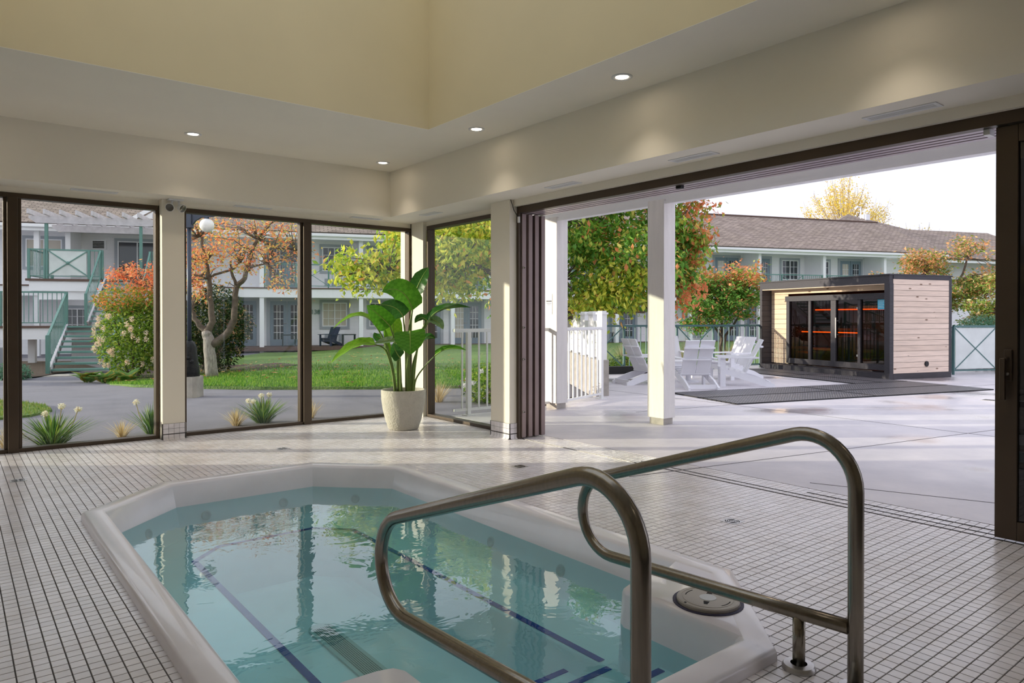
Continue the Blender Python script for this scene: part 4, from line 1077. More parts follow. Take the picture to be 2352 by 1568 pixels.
# side cladding: 17 pale boards, each its own piece
nside = 17; zs0, zs1 = .115, SH-.10; ph = (zs1-zs0)/nside
q = MB(); q.box(0, SD-.17, -.006, .016, .003, ph-.003); pm = q.mesh('plank', M['wood'])
for k in range(nside):
    o = link('plank', pm, None, sauna, Matrix.Translation((.10, 0, zs0+ph*k)))
q = MB(); q.tube([(1.02, -.004, .29), (1.02, -.022, .29)], .055, 24); vg = q.build('vent_grille', M['black'], sauna)
for k in range(4):
    q = MB(); q.box(.985, 1.055, -.026, -.022, .262+k*.017, .268+k*.017); q.build('vent_slat', M['woodblk'], vg)
# front boards round the glazing
gy0, gy1, gz0, gz1 = .25, 2.97, .20, 1.70
zf0, zf1 = .13, SH-.19; nf = 15; fh = (zf1-zf0)/nf
def fboard(y0, y1, z0, z1):
    q = MB(); q.box(0, y1-y0, -.011, .011, .003, z1-z0-.003)
    o = q.build('plank', M['woodwarm'], sauna); o.matrix_local = Matrix.Translation((FR, y0, z0)) @ Matrix.Rotation(PI/2, 4, 'Z')
for k in range(nf):
    z0 = zf0+fh*k; z1 = z0+fh
    if z1 <= gz0+.001 or z0 >= gz1-.02: fboard(.11, SW-.08, z0, z1)
    else: fboard(.11, gy0-.02, z0, z1); fboard(gy1+.02, SW-.08, z0, z1)
sa('soffit_lining', 'woodwarm', (.0, FR, .11, SW-.08, SH-.205, SH-.19))
fx0, fx1 = FR-.05, FR+.02
sa('glazing_head', 'woodblk', (fx0-.02, fx1, gy0-.07, gy1+.06, gz1-.10, gz1+.02)); sa('glazing_sill', 'woodblk', (fx0, fx1, gy0-.04, gy1+.04, gz0-.05, gz0+.07))
muls = [gy0-.04, gy0+.05], [.905, .975], [1.55, 1.69], [2.26, 2.33], [gy1-.05, gy1+.04]
for m0, m1 in muls: sa('glazing_post', 'woodblk', (fx0, fx1, m0, m1, gz0+.07, gz1-.10))
for (a, b2) in ((gy0+.05, .905), (.975, 1.55), (1.69, 2.26), (2.33, gy1-.05)):
    sa('pane', 'glass_s', (FR-.012, FR-.004, a, b2, gz0+.07, gz1-.10))
q = MB(); q.box(fx0-.05, fx0-.032, 1.495, 1.52, .78, 1.22); q.box(fx0-.034, FR-.012, 1.50, 1.515, .84, .86); q.box(fx0-.034, FR-.012, 1.50, 1.515, 1.14, 1.16); q.build('door_pull', M['steel_l'], sauna)
for z in (.42, 1.42): sa('hinge', 'steel_l', (FR-.03, FR-.012, .975, 1.02, z-.02, z+.02))
# interior
sa('inner_wall', 'woodin', (SD-.09, SD-.06, .06, SW-.08, .12, SH-.22), (.12+FR, SD-.09, .05, .08, .12, SH-.22), (.12+FR, SD-.09, SW-.11, SW-.08, .12, SH-.22)) if 'woodin' in M else None
M['woodin'] = woodmat('dark_sauna_boards', (92, 58, 38)); M['bench'] = woodmat('sauna_bench_wood', (196, 132, 76))
sa('inner_wall', 'woodin', (SD-.09, SD-.06, .06, SW-.08, .12, SH-.22)); sa('inner_wall', 'woodin', (.12+FR, SD-.09, .05, .08, .12, SH-.22)); sa('inner_wall', 'woodin', (.12+FR, SD-.09, SW-.11, SW-.08, .12, SH-.22)); sa('inner_ceiling', 'woodin', (FR+.02, SD-.09, .08, SW-.11, SH-.24, SH-.20)); sa('inner_floor', 'woodblk', (FR+.02, SD-.09, .08, SW-.11, .11, .13))
sa('upper_bench', 'bench', (SD-.55, SD-.09, 1.75, SW-.11, .92, .97)); sa('lower_bench', 'bench', (SD-.95, SD-.55, 1.95, SW-.11, .46, .51)); sa('bench_leg', 'bench', (SD-.9, SD-.84, 2.9, 2.96, .13, .46))
sa('bench_front', 'bench', (SD-.56, SD-.53, 1.85, SW-.11, .55, .80))
M['led'] = mat('orange_light_strip', (255, 140, 30), .5, emit=(255, 104, 12), estr=4)
sa('light_strip', 'led', (SD-.105, SD-.09, .7, SW-.12, 1.40, 1.425)); sa('light_strip', 'led', (SD-.54, SD-.525, 1.75, SW-.12, .86, .885))
sl = empty('step_stool', (SD-1.12, 2.72, .13)); sl.parent = sauna
for bx in ((-.16, .16, -.22, .22, .26, .30), (-.16, .16, -.22, -.18, 0, .26), (-.16, .16, .18, .22, 0, .26)):
    q = MB(); q.box(*bx); q.build('stool_board', M['bench'], sl)
sa('heater', 'heaterm', (SD-1.05, SD-.70, 1.72, 2.05, .13, .80)) if 'heaterm' in M else None
M['heaterm'] = mat('heater_steel', (120, 112, 92), .35, .8)
sa('heater', 'heaterm', (SD-1.02, SD-.70, 1.72, 2.04, .13, .80), bevel=.02)
# blue notice taped inside the glass
nb = empty('blue_notice', Vector(sorg) + Matrix.Rotation(sang, 3, 'Z') @ Vector((FR-.014, gy0+.055, 1.385)), sang, label='bright blue printed notice taped to the sauna glass', cat='notice')
M['cyan'] = mat('blue_paper', (70, 186, 218), .6)
q = MB(); q.box(-.0015, 0, 0, .21, 0, .205); q.build('sheet', M['cyan'], nb)
M['pale'] = mat('pale_print', (196, 226, 236), .6)
for k in range(9):
    q = MB(); zz = .185-k*.019; w_ = (.15 if k == 0 else .11+.05*((k*7) % 3)/2)
    q.box(-.0022, -.0015, .19-w_, .19, zz-.003, zz+.003); q.build('print_line', M['pale'], nb)

# ------------------------------------------------------------------ rubber mats
def matmat():
    m, n, l, b = nodes_of('ring_mat_rubber')
    tc = n.new('ShaderNodeTexCoord'); mp = n.new('ShaderNodeMapping'); l.new(tc.outputs['Object'], mp.inputs[0])
    ck = n.new('ShaderNodeTexVoronoi'); ck.voronoi_dimensions = '2D'; ck.inputs['Scale'].default_value = 20; ck.inputs['Randomness'].default_value = 0.0; l.new(mp.outputs[0], ck.inputs['Vector'])
    r = n.new('ShaderNodeValToRGB'); r.color_ramp.elements[0].position = .30; r.color_ramp.elements[1].position = .38
    r.color_ramp.elements[0].color = (*lin((150, 146, 148)), 1); r.color_ramp.elements[1].color = (*lin((34, 34, 40)), 1)
    l.new(ck.outputs['Distance'], r.inputs[0]); l.new(r.outputs[0], b.inputs['Base Color']); b.inputs['Roughness'].default_value = .45
    bp = n.new('ShaderNodeBump'); bp.inputs['Strength'].default_value = .9; bp.inputs['Distance'].default_value = .012; l.new(ck.outputs['Distance'], bp.inputs['Height']); l.new(bp.outputs[0], b.inputs['Normal'])
    return m
M['ringmat'] = matmat()
morg = Vector((3.15, 9.86))
def mpos(u, v): return G(morg.x+u*ca_-v*sa_, morg.y+u*sa_+v*ca_, .0)
def rmat(u0, u1, v0, v1, label):
    o = mpos(u0, v0); e = empty('rubber_mat', (o.x, o.y, 0), sang, label=label, cat='mat', group='black rubber ring mats on the terrace')
    w_, d_ = u1-u0, v1-v0
    q = MB(); q.box(.02, w_-.02, .02, d_-.02, 0, .016); q.build('ring_field', M['ringmat'], e)
    q = MB(); q.box(0, w_, 0, .02, 0, .017); q.box(0, w_, d_-.02, d_, 0, .017); q.box(0, .02, .02, d_-.02, 0, .017); q.box(w_-.02, w_, .02, d_-.02, 0, .017); q.build('border', M['black'], e)
rmat(0, 2.66, 0, .80, 'black rubber ring mat closest to the doors, corner pointing at the viewer')
rmat(2.68, 5.35, 0, .80, 'black rubber ring mat ending in a point beside the sauna side wall')
rmat(0, 2.66, .82, 1.60, 'black rubber ring mat beside the white chairs, tip behind the column')
rmat(2.68, 5.35, .82, 1.60, 'black rubber ring mat just before the sauna corner post')
rmat(4.05, 4.70, 1.63, 3.5, 'narrow black rubber ring mat beyond the crossing of the mats')
rmat(4.72, 5.36, 1.63, 3.5, 'narrow black rubber ring mat right under the sauna door')
rmat(4.05, 4.70, 3.52, 5.3, 'narrow black rubber ring mat behind the side-on chairs')
rmat(4.72, 5.36, 3.52, 5.3, 'narrow black rubber ring mat under the far sauna panes')

# ------------------------------------------------------------------ low white lounge chairs
def chair_meshes():
    W = .29; P = {}
    def mk(nm, fn):
        q = MB(); fn(q); P[nm] = q
    parts = []
    for s in (-1, 1):
        q = MB(); q.box(s*W-.018, s*W+.018, .27, .36, 0, .50); parts.append(('front_leg', q))
        q = MB(); x0, x1 = (s*W-.017, s*W+.017)
        poly = [(.35, .335), (.35, .235), (-.42, 0.0), (-.56, 0.0), (-.56, .045), (-.30, .16)]
        if s > 0: x0, x1 = x0-.036, x1-.036
        else: x0, x1 = x0+.036, x1+.036
        q.add([(x0, y, z) for y, z in poly]+[(x1, y, z) for y, z in poly], [tuple(range(6))[::-1], tuple(range(6, 12))]+[(i, (i+1)%6, (i+1)%6+6, i+6) for i in range(6)]); parts.append(('side_rail', q))
        q = MB(); poly = [(s*W-.065, .41), (s*W+.065, .41), (s*W+.065, -.20), (s*W+.03, -.30), (s*W-.03, -.30), (s*W-.065, -.20)]; q.prism(poly, .50, .525); parts.append(('armrest', q))
        q = MB()
        a = Vector((s*.128, -.075, .235)); b2 = Vector((s*.134, -.37, .83)); q.beam(a, b2, .245, .022, up=(0, 1, .45)); parts.append(('back_panel', q))
    for k in range(5):
        y = .33-k*.095; z = .345-k*.029; q = MB(); q.beam((-W+.02, y, z), (W-.02, y, z), .086, .020, up=(0, .29, 1)); parts.append(('seat_slat', q))
    for (y, z) in ((-.206, .50), (-.306, .70)):
        q = MB(); n = 10; pts = []
        for k in range(n+1):
            t = -1+2*k/n; pts.append((t*.27, y-.035-.06*(1-t*t)))
        poly = pts+[(.27, y-.014), (-.27, y-.014)]; q.prism(poly, z-.012, z+.012); parts.append(('back_brace', q))
    q = MB(); q.box(-W+.05, W-.05, -.50, -.475, .02, .09); parts.append(('rear_stretcher', q))
    q = MB(); q.box(-W+.02, W-.02, .318, .342, .20, .30); parts.append(('front_apron', q))
    return [(nm, q.mesh(nm, M['whitep'])) for nm, q in parts]
chm = chair_meshes()
def chair(lat, D, face, label):
    "face: heading in the garden frame, degrees anticlockwise from straight out"
    p = G(lat, D, 0); rz = math.atan2(FY, FX) - PI/2 + math.radians(face)
    e = empty('lounge_chair', p, rz, label=label, cat='chair', group='low white lounge chairs on the terrace')
    for nm, me in chm: link(nm, me, None, e)
chair(2.48, 13.1, -68, 'white lounge chair half hidden behind the column, facing the sauna')
chair(3.18, 12.35, 4, 'white lounge chair seen squarely from behind, next to the column')
chair(4.12, 12.75, 78, 'white lounge chair seen side-on, closest to the rubber mats')
chair(4.42, 14.1, 118, 'white lounge chair at the back, its seat turned towards the doors')
chair(3.32, 14.55, 190, 'white lounge chair mostly hidden behind column and another chair')
ft = empty('low_round_table', G(3.35, 13.4, 0), label='low white round table amid the lounge chairs', cat='table')
q = MB(); q.lathe([(.20, .0), (.20, .02), (.05, .03), (.05, .20), (.28, .21), (.28, .235)], 28, capt=True); q.build('table_body', M['whitep'], ft)

# ------------------------------------------------------------------ white railings, fence and pier
def white_rail(name, pts, label, h=1.06, step=.115):
    p0 = Vector((*pts[0], 0)); e = empty(name, p0, label=label, cat='railing')
    up = Vector((0, 0, 1)); bm_ = MB(); bm_.box(-.009, .009, -.009, .009, .085, h-.02); bme = bm_.mesh('baluster', M['white'])
    for a, b2 in zip(pts[:-1], pts[1:]):
        a = Vector((*a, 0))-p0; b2 = Vector((*b2, 0))-p0; L = (b2-a).length
        q = MB(); q.beam(a+up*h, b2+up*h, .06, .045); q.build('top_rail', M['white'], e, bevel=.01)
        q = MB(); q.beam(a+up*.075, b2+up*.075, .03, .03); q.build('foot_rail', M['white'], e)
        n = max(2, int(L/step))
        for k in range(1, n):
            p = a+(b2-a)*(k/n); link('baluster', bme, None, e, Matrix.Translation(p))
    return e, p0
def rail_post(e, p0, x, y):
    p = Vector((x, y, 0))-p0
    q = MB(); q.box(p.x-.024, p.x+.024, p.y-.024, p.y+.024, 0, 1.05); q.build('post', M['white'], e)
    q = MB(); q.box(p.x-.06, p.x+.06, p.y-.06, p.y+.06, 0, .012); q.build('base_plate', M['white'], e)
w1, wp1 = white_rail('white_railing', [(4.84, 7.24), (6.30, 7.13)], 'white metal railing outside the corner window')
rail_post(w1, wp1, 5.05, 7.225)
w2, wp2 = white_rail('white_railing', [(6.50, 7.12), (7.66, 7.47)], 'white metal railing between terrace column and concrete pier')
rail_post(w2, wp2, 7.66, 7.47)
pf = empty('vinyl_fence', G(1.43, 11.05, 0), label='white board fence with capped posts on a concrete wall', cat='fence')
def L_(lat, D): v = G(lat, D, 0)-G(1.43, 11.05, 0); return Vector((v.x, v.y, 0))
fa, fb2 = L_(1.41, 11.05), L_(1.16, 13.9)
up = Vector((0, 0, 1))
for k in range(5):
    p = fa+(fb2-fa)*(k/4); q = MB(); q.box(p.x-.055, p.x+.055, p.y-.055, p.y+.055, .52, 1.27); q.build('post', M['white'], pf)
    q = MB(); q.box(p.x-.07, p.x+.07, p.y-.07, p.y+.07, 1.27, 1.30); q.box(p.x-.05, p.x+.05, p.y-.05, p.y+.05, 1.30, 1.325); q.build('post_cap', M['white'], pf)
for k in range(4):
    for j in range(5):
        z = .64+j*.118; a = fa+(fb2-fa)*((k+.03)/4)+up*z; b2 = fa+(fb2-fa)*((k+.97)/4)+up*z
        q = MB(); q.beam(a, b2, .03, .113); q.build('board', M['white'], pf)
q = MB(); q.beam(L_(1.41, 10.97)+up*.26, fb2+up*.26, .20, .60); q.build('concrete_wall', M['conc'], pf)

# ------------------------------------------------------------------ green terrace railing
def green_rail(pts, label, panels=(), parent_name='green_railing', h=1.03):
    p0 = G(*pts[0], 0); e = empty(parent_name, p0, label=label, cat='railing')
    up = Vector((0, 0, 1)); bm_ = MB(); bm_.box(-.009, .009, -.009, .009, .10, h-.02); bme = bm_.mesh('baluster', M['green_d'])
    for i, (a, b2) in enumerate(zip(pts[:-1], pts[1:])):
        a = G(*a, 0)-p0; b2 = G(*b2, 0)-p0; L = (b2-a).length; u = (b2-a).normalized()
        q = MB(); q.beam(a+up*h, b2+up*h, .05, .045); q.build('top_rail', M['green_d'], e)
        q = MB(); q.beam(a+up*.09, b2+up*.09, .035, .03); q.build('foot_rail', M['green_d'], e)
        for p in ((a, b2) if i == 0 else (b2,)): q = MB(); q.box(p.x-.022, p.x+.022, p.y-.022, p.y+.022, 0, h); q.build('post', M['green_d'], e)
        if i in panels:
            q = MB(); q.beam(a+u*.05+up*.56, b2-u*.05+up*.56, .01, .88); q.build('glass_panel', M[panels[i]], e)
            for z0, z1 in ((.11, h-.03), (h-.03, .11)):
                q = MB(); q.beam(a+u*.03+up*z0, b2-u*.03+up*z1, .022, .022); q.build('cross_brace', M['green_d'], e)
        else:
            n = max(2, int(L/.135))
            for k in range(1, n): link('baluster', bme, None, e, Matrix.Translation(a+(b2-a)*(k/n)))
    return e
green_rail([(1.62, 15.7), (2.62, 16.0), (4.05, 16.45), (4.25, 16.5), (5.35, 16.85), (6.2, 17.25)], 'dark green railing behind the white chairs, with crossed brace panels', {0: 'glass_g', 2: 'glass_g'}) if False else \
green_rail([(1.55, 15.75), (2.55, 16.05), (3.62, 16.4), (3.85, 16.47), (4.78, 16.75), (6.05, 17.2)], 'dark green railing behind the white chairs, with crossed brace panels', {0: 'glass_g', 3: 'glass_g'})
green_rail([(9.42, 15.05), (10.55, 15.35), (12.2, 15.8)], 'green railing with frosted cross-braced panel beyond the sauna', {0: 'frost', 1: 'frost'})
kb = empty('planter_kerb', G(1.9, 15.2, 0), label='low dark kerb box at the foot of the green railing', cat='kerb')
q = MB(); q.beam(Vector((0, 0, .08)), G(3.2, 15.6, .08)-G(1.9, 15.2, 0), .18, .16); q.build('kerb_body', M['black'], kb)
# ------------------------------------------------------------------ foliage
def pick(cols, n, jit=.2):
    ws = np.array([c[1] for c in cols], float); ws /= ws.sum()
    C = np.array([lin(c[0]) for c in cols])[rng.choice(len(cols), n, p=ws)]
    return np.clip(C*rng.uniform(1-jit, 1+jit, (n, 1))*1.3, 0, .95)
def leaf_cloud(name, P, size, C, parent, droop=.4, kind='stuff', narrow=.5, m=None):
    "one folded blade for each point"
    n = len(P); a = rng.uniform(0, 2*PI, n); el = rng.normal(-droop, .45, n)
    d = np.stack([np.cos(a)*np.cos(el), np.sin(a)*np.cos(el), np.sin(el)], 1)
    b = np.stack([-np.sin(a), np.cos(a), np.zeros(n)], 1); tw = rng.normal(0, .5, n)[:, None]
    up = np.cross(d, b); sd = b*np.cos(tw)+up*np.sin(tw); nr = np.cross(sd, d)
    s = (rng.uniform(.65, 1.25, n)*size)[:, None]
    base = P; tip = P+d*s; mid = P+d*s*.45
    L = mid+sd*s*narrow*.5+nr*s*.08; R_ = mid-sd*s*narrow*.5+nr*s*.08
    V = np.stack([base, L, tip, R_], 1).reshape(-1, 3)
    i = np.arange(n)*4; F = np.stack([np.stack([i, i+1, i+2], 1), np.stack([i, i+2, i+3], 1)], 1).reshape(-1, 3)
    o = link(name, np_mesh(name, V, F, m or M['leaf'], np.repeat(C, 2, 0)), None, parent)
    if kind: o['kind'] = kind
    return o
def blob(n, c, r, shell=.55):
    "points filling an ellipsoid, denser near the skin"
    u = rng.normal(size=(n, 3)); u /= np.linalg.norm(u, axis=1)[:, None]
    t = shell + (1-shell)*rng.uniform(0, 1, n)**.6; t = np.where(rng.uniform(size=n) < .25, rng.uniform(.2, 1, n), t)
    return np.array(c)+u*np.array(r)*t[:, None]
def clumps(n, k, c, r, cr, shell=.35):
    "leaf points gathered in k sprays through an ellipsoid"
    ctr = blob(k, c, r, shell); idx = rng.integers(0, k, n)
    return ctr[idx] + rng.normal(size=(n, 3))*np.array(cr), ctr
def limb(q, pts, r0, r1, n=7, wob=.0):
    pts = [Vector(p) for p in pts]; out = []
    for i in range(len(pts)-1):
        for t in (0, .33, .66):
            out.append(pts[i].lerp(pts[i+1], t)+Vector((rnd.gauss(0, wob), rnd.gauss(0, wob), rnd.gauss(0, wob))) if (i or t) else pts[0])
    out.append(pts[-1]); m_ = len(out)
    q.tube(out, [r0+(r1-r0)*k/(m_-1) for k in range(m_)], n)
def twigs(q, roots, ctrs, r, wob=.05):
    for c in ctrs:
        c = Vector(c); rt = min(roots, key=lambda p: (Vector(p)-c).length)
        rt = Vector(rt); mid = rt.lerp(c, .5)+Vector((rnd.gauss(0, wob), rnd.gauss(0, wob), wob*2))
        q.tube([rt, mid, c], [r, r*.6, r*.25], 5, False)
def plant_root(name, lat, D, label, cat, group=None, z=None):
    zz = zg(lat, D) if z is None else z
    return empty(name, G(lat, D, zz), math.atan2(RY, RX), label=label, cat=cat, group=group)   # local x across the view, y outwards

# --- autumn tree with sparse orange leaves, window 2
t1 = plant_root('autumn_tree', -6.38, 15.0, 'crooked pale-barked tree with thin orange autumn leaves on the lawn', 'tree')
def W1(px, py, dd=0.0):
    "tree-local point from a height and sideways reading taken at the tree's own distance"
    D = 15.0; return Vector(((px-487)/1620*D, dd, EYE-(py-729)/1620*D - zg(-6.38, 15.0)))
q = MB(); limb(q, [W1(487, 866), W1(484, 820), W1(478, 778), W1(474, 762)], .135, .10, 10, .008); q.build('trunk', M['barkpale'], t1, smooth=True)
q = MB()
limb(q, [W1(474, 765), W1(452, 738), W1(438, 712), W1(434, 690, .3)], .07, .03, 8, .01)
limb(q, [W1(474, 765), W1(487, 740), W1(484, 700), W1(480, 640), W1(474, 600), W1(462, 545), W1(448, 515)], .085, .018, 8, .012)
limb(q, [W1(488, 790), W1(520, 770), W1(537, 735), W1(541, 690), W1(543, 660)], .085, .06, 8, .01)
limb(q, [W1(543, 660), W1(562, 640), W1(578, 580), W1(592, 550), W1(615, 520), W1(635, 505)], .058, .018, 7, .01)
limb(q, [W1(543, 660), W1(532, 620), W1(530, 600)], .04, .02, 6, .01)
limb(q, [W1(572, 620), W1(590, 612, -.3), W1(630, 612, -.4), W1(660, 640, -.5)], .035, .01, 6, .02)
limb(q, [W1(480, 640), W1(510, 618, .4), W1(532, 600, .5), W1(548, 560, .6)], .03, .01, 6, .02)
limb(q, [W1(482, 628), W1(455, 632), W1(430, 630)], .035, .015, 6, .02)
limb(q, [W1(592, 550), W1(620, 565, .4), W1(660, 570, .5), W1(690, 580, .6)], .03, .008, 6, .02)
Pl = []; Cs = []
for (a, b_, rx, rz, n, k) in ((470, 560, .85, .62, 1000, 34), (560, 560, .95, .6, 800, 30), (650, 590, .75, .7, 640, 30), (445, 640, .6, .6, 460, 18), (540, 620, .7, .5, 300, 14), (640, 520, .55, .3, 220, 12), (500, 520, .7, .25, 260, 12), (655, 655, .5, .35, 150, 10)):
    P, ct_ = clumps(n, k, W1(a, b_), (rx, .9, rz), (.11, .11, .09)); Pl.append(P); Cs += [tuple(c) for c in ct_]
roots = [W1(480, 640), W1(474, 600), W1(578, 580), W1(592, 550), W1(543, 660), W1(438, 712), W1(630, 612, -.4), W1(660, 570, .5), W1(484, 700), W1(532, 600, .5), W1(455, 545)]
twigs(q, roots, Cs, .014); q.build('branches', M['bark'], t1, smooth=True)
P = np.concatenate(Pl); leaf_cloud('crown', P, .080, pick([((240, 160, 112), 4), ((226, 130, 92), 3), ((242, 186, 120), 3), ((214, 190, 100), 2), ((160, 170, 86), 1.2)], len(P)), t1)

# --- flowering shrub by the stairs and dark shrub behind the tree
def shrub(name, lat, D, label, blobs, size, cols, stems=6, hgt=1.6, extra=None):
    e = plant_root(name, lat, D, label, 'shrub')
    PP = []; CC = []
    for (c, r, n, cl) in blobs:
        P = blob(n, c, r); PP.append(P); CC.append(pick(cl or cols, n))
    leaf_cloud('foliage', np.concatenate(PP), size, np.concatenate(CC), e)
    q = MB()
    for k in range(stems):
        a = 2*PI*k/stems; limb(q, [(.1*math.cos(a), .1*math.sin(a), -.05), (.3*math.cos(a), .3*math.sin(a), hgt*.5), (.45*math.cos(a), .45*math.sin(a), hgt)], .03, .012, 5, .02)
    q.build('stems', M['bark'], e)
    return e
gr = [((138, 164, 62), 4), ((104, 138, 52), 3), ((176, 186, 88), 2), ((74, 104, 44), 2)]
orr = [((224, 136, 92), 4), ((212, 118, 84), 3), ((230, 168, 120), 2), ((150, 140, 70), 1)]
s1 = shrub('flowering_shrub', -9.15, 17.0, 'rounded green shrub with faded pink flower heads beside the stairs', [((0, 0, 1.05), (.82, .85, .95), 5200, gr), ((.55, .2, 1.2), (.8, .8, 1.0), 3000, gr), ((-.1, 0, 1.95), (.8, .7, .35), 1500, [((214, 140, 84), 2), ((130, 146, 56), 3)])], .10, gr)
pk_ = [((236, 204, 186), 3), ((226, 188, 172), 2), ((242, 220, 200), 2)]
for k in range(34):
    a = rnd.uniform(-1.15, .95); b_ = rnd.uniform(-.75, .55); x = .84*math.sin(a)*math.cos(b_)+(.25 if a > 0 else 0); z = 1.05+.97*math.sin(b_); y = -.87*math.cos(a)*math.cos(b_)
    P = blob(70, (x, y, z), (.055, .045, .075), .5); leaf_cloud('flower_head', P, .028, pick(pk_, 70, .1), s1, kind=None, narrow=.9)
t2 = plant_root('red_leaved_tree', -8.6, 17.6, 'small tree with coral red leaves spreading over the flowering shrub', 'tree')
q = MB(); limb(q, [(.9, .2, 0), (.8, .1, 1.2), (.4, 0, 2.0)], .06, .035, 7, .01); q.build('trunk', M['bark'], t2)
q = MB(); P, ct_ = clumps(2600, 46, (-.15, -.1, 2.45), (1.25, .8, .42), (.11, .11, .07)); P2, c2 = clumps(500, 12, (.6, 0, 3.0), (.35, .4, .5), (.1, .1, .08))
twigs(q, [(.4, 0, 2.0), (.0, 0, 2.2), (-.6, 0, 2.3)], [tuple(c) for c in ct_], .015); twigs(q, [(.4, 0, 2.0), (.6, 0, 2.6)], [tuple(c) for c in c2], .012)
limb(q, [(.4, 0, 2.0), (0, 0, 2.2), (-.6, 0, 2.3), (-1.1, 0, 2.55)], .035, .012, 6, .02); q.build('branches', M['bark'], t2)
P = np.concatenate([P, P2]); leaf_cloud('crown', P, .085, pick(orr, len(P)), t2)
dk = [((52, 76, 36), 4), ((38, 58, 30), 4), ((84, 104, 46), 2), ((176, 154, 100), .8)]
shrub('dark_shrub', -7.7, 18.0, 'dark green shrub in shade behind the crooked tree', [((.1, 0, 1.2), (.85, .9, 1.15), 5600, dk), ((.6, 0, 1.3), (.5, .6, .5), 900, dk + [((198, 150, 110), 3)])], .10, dk)
shrub('dark_shrub', -11.0, 24.0, 'deep green shrub growing at the building wall behind the stair rail', [((.0, 0, .5), (.8, .5, .75), 1500, dk)], .12, dk)
shrub('dark_shrub', -13.35, 15.2, 'green and orange shrub cut by the edge of the stair window', [((-.6, 0, 1.0), (.75, .8, 1.05), 3600, gr + [((206, 130, 80), 3)])], .10, gr)
shrub('low_shrub', -12.15, 17.1, 'low blue-green shrub in the bed beside the stair foot', [((0, 0, .18), (.5, .35, .26), 1500, [((112, 150, 128), 3), ((86, 126, 96), 2)])], .07, gr, stems=3, hgt=.2)
# hostas: single broad leaves
def blade_mesh(name, L, W, curl, fold, cols, nseg=8, m=None, tipw=1.6):
    "a broad leaf lying along +y, midrib curling down, halves folded up"
    V = []; F = []; C = []
    for i in range(nseg+1):
        t = i/nseg; w = W*(math.sin(PI*min(t, 1)**.72)**.8 if 0 < t < 1 else .015)*.5+.002
        a = -curl*t*t; y = L*t*(1-.18*curl*t); z = -L*.42*curl*t*t
        for s in (-1, -.5, 0, .5, 1):
            V.append((s*w, y, z+abs(s)*w*fold + (.004*math.sin(i*2.3+s*3) if abs(s) == 1 else 0)))
    for i in range(nseg):
        for k in range(4):
            F.append((i*5+k, i*5+k+1, (i+1)*5+k+1, (i+1)*5+k)); c = cols[0] if k in (1, 2) else cols[1]
            if k in (0, 3) and len(cols) > 2 and (i % 2): c = cols[2]
            C.append(c)
    me = np_mesh(name, np.array(V), np.array(F), m or M['bigleaf'], np.array([lin(c) for c in C])); me.polygons.foreach_set('use_smooth', [True]*len(me.polygons)); return me
hm = [blade_mesh('hosta_leaf', .42, .30, .7, .25, [(104, 148, 78), (124, 164, 84)]), blade_mesh('hosta_leaf', .36, .26, .9, .3, [(110, 150, 74), (170, 172, 84), (206, 178, 92)])]
for k, (la, D, lb) in enumerate(((-9.55, 15.9, 'broad-leaved hosta at the foot of the stairs'), (-8.95, 15.55, 'broad-leaved hosta in the middle under the flowering shrub'), (-8.35, 15.3, 'broad-leaved hosta with yellowing leaves beside the pier edge'))):
    e = plant_root('hosta', la, D, lb, 'plant', 'hostas under the shrub')
    for j in range(16):
        a = 2*PI*j/16+rnd.uniform(-.2, .2); el = rnd.uniform(.7, 1.35)
        link('leaf', hm[j % 2 if j % 5 else 1], None, e, Matrix.Translation((rnd.uniform(-.08, .08), rnd.uniform(-.08, .08), .03)) @ Matrix.Rotation(a, 4, 'Z') @ Matrix.Rotation(el, 4, 'X') @ Matrix.Scale(rnd.uniform(.75, 1.15), 4))

# --- clumps along the window: strap leaves with pale seed heads, straw grasses
def strap_clump(x, y, label, n=70, h=.34, heads=(), spread=.28, cols=((96, 140, 52), (60, 104, 44), (150, 176, 70), (120, 150, 90)), name='strap_leaf_plant', cat='plant', group=None, w=.014):
    e = empty(name, (x, y, -.05), label=label, cat=cat, group=group)
    V = []; F = []; C = []
    for k in range(n):
        a = rnd.uniform(0, 2*PI); ln = rnd.uniform(.05, 1)*spread; hh = h*rnd.uniform(.6, 1.1)*(1-.35*ln/spread)
        sx, sy = -math.sin(a)*w/2, math.cos(a)*w/2; bx, by = math.cos(a)*ln*.2, math.sin(a)*ln*.2
        n0 = len(V)
        for t in (0, .4, .75):
            px_, py_, pz = bx+math.cos(a)*ln*t**1.5, by+math.sin(a)*ln*t**1.5, hh*(t-.12*t*t)
            tw = 1-.45*t; V += [(px_-sx*tw, py_-sy*tw, pz), (px_+sx*tw, py_+sy*tw, pz)]
        V.append((bx+math.cos(a)*ln, by+math.sin(a)*ln, hh*.9)); 
        F += [(n0, n0+1, n0+3), (n0, n0+3, n0+2), (n0+2, n0+3, n0+5), (n0+2, n0+5, n0+4), (n0+4, n0+5, n0+6)]
        c = lin(rnd.choice(cols)); C += [c]*5
    o = link('leaves', np_mesh('leaves', np.array(V), np.array(F), M['leaf'], np.array(C)), None, e); o['kind'] = 'stuff'
    for (hx, hy, hz) in heads:
        q = MB(); q.tube([(hx*.3, hy*.3, 0), (hx*.8, hy*.8, hz*.6), (hx, hy, hz)], .004, 5); st_ = q.build('flower_stalk', M['stalk'], e)
        P = blob(150, (hx, hy, hz), (.032, .032, .030), .6); leaf_cloud('seed_head', P, .016, pick([((240, 228, 208), 2), ((246, 238, 224), 1), ((226, 206, 180), 1)], 150, .06), e, kind=None, narrow=.8)
    return e
M['stalk'] = mat('dry_stalk', (190, 176, 120), .8)
straw = ((222, 204, 160), (206, 184, 136), (236, 222, 184), (196, 170, 120))
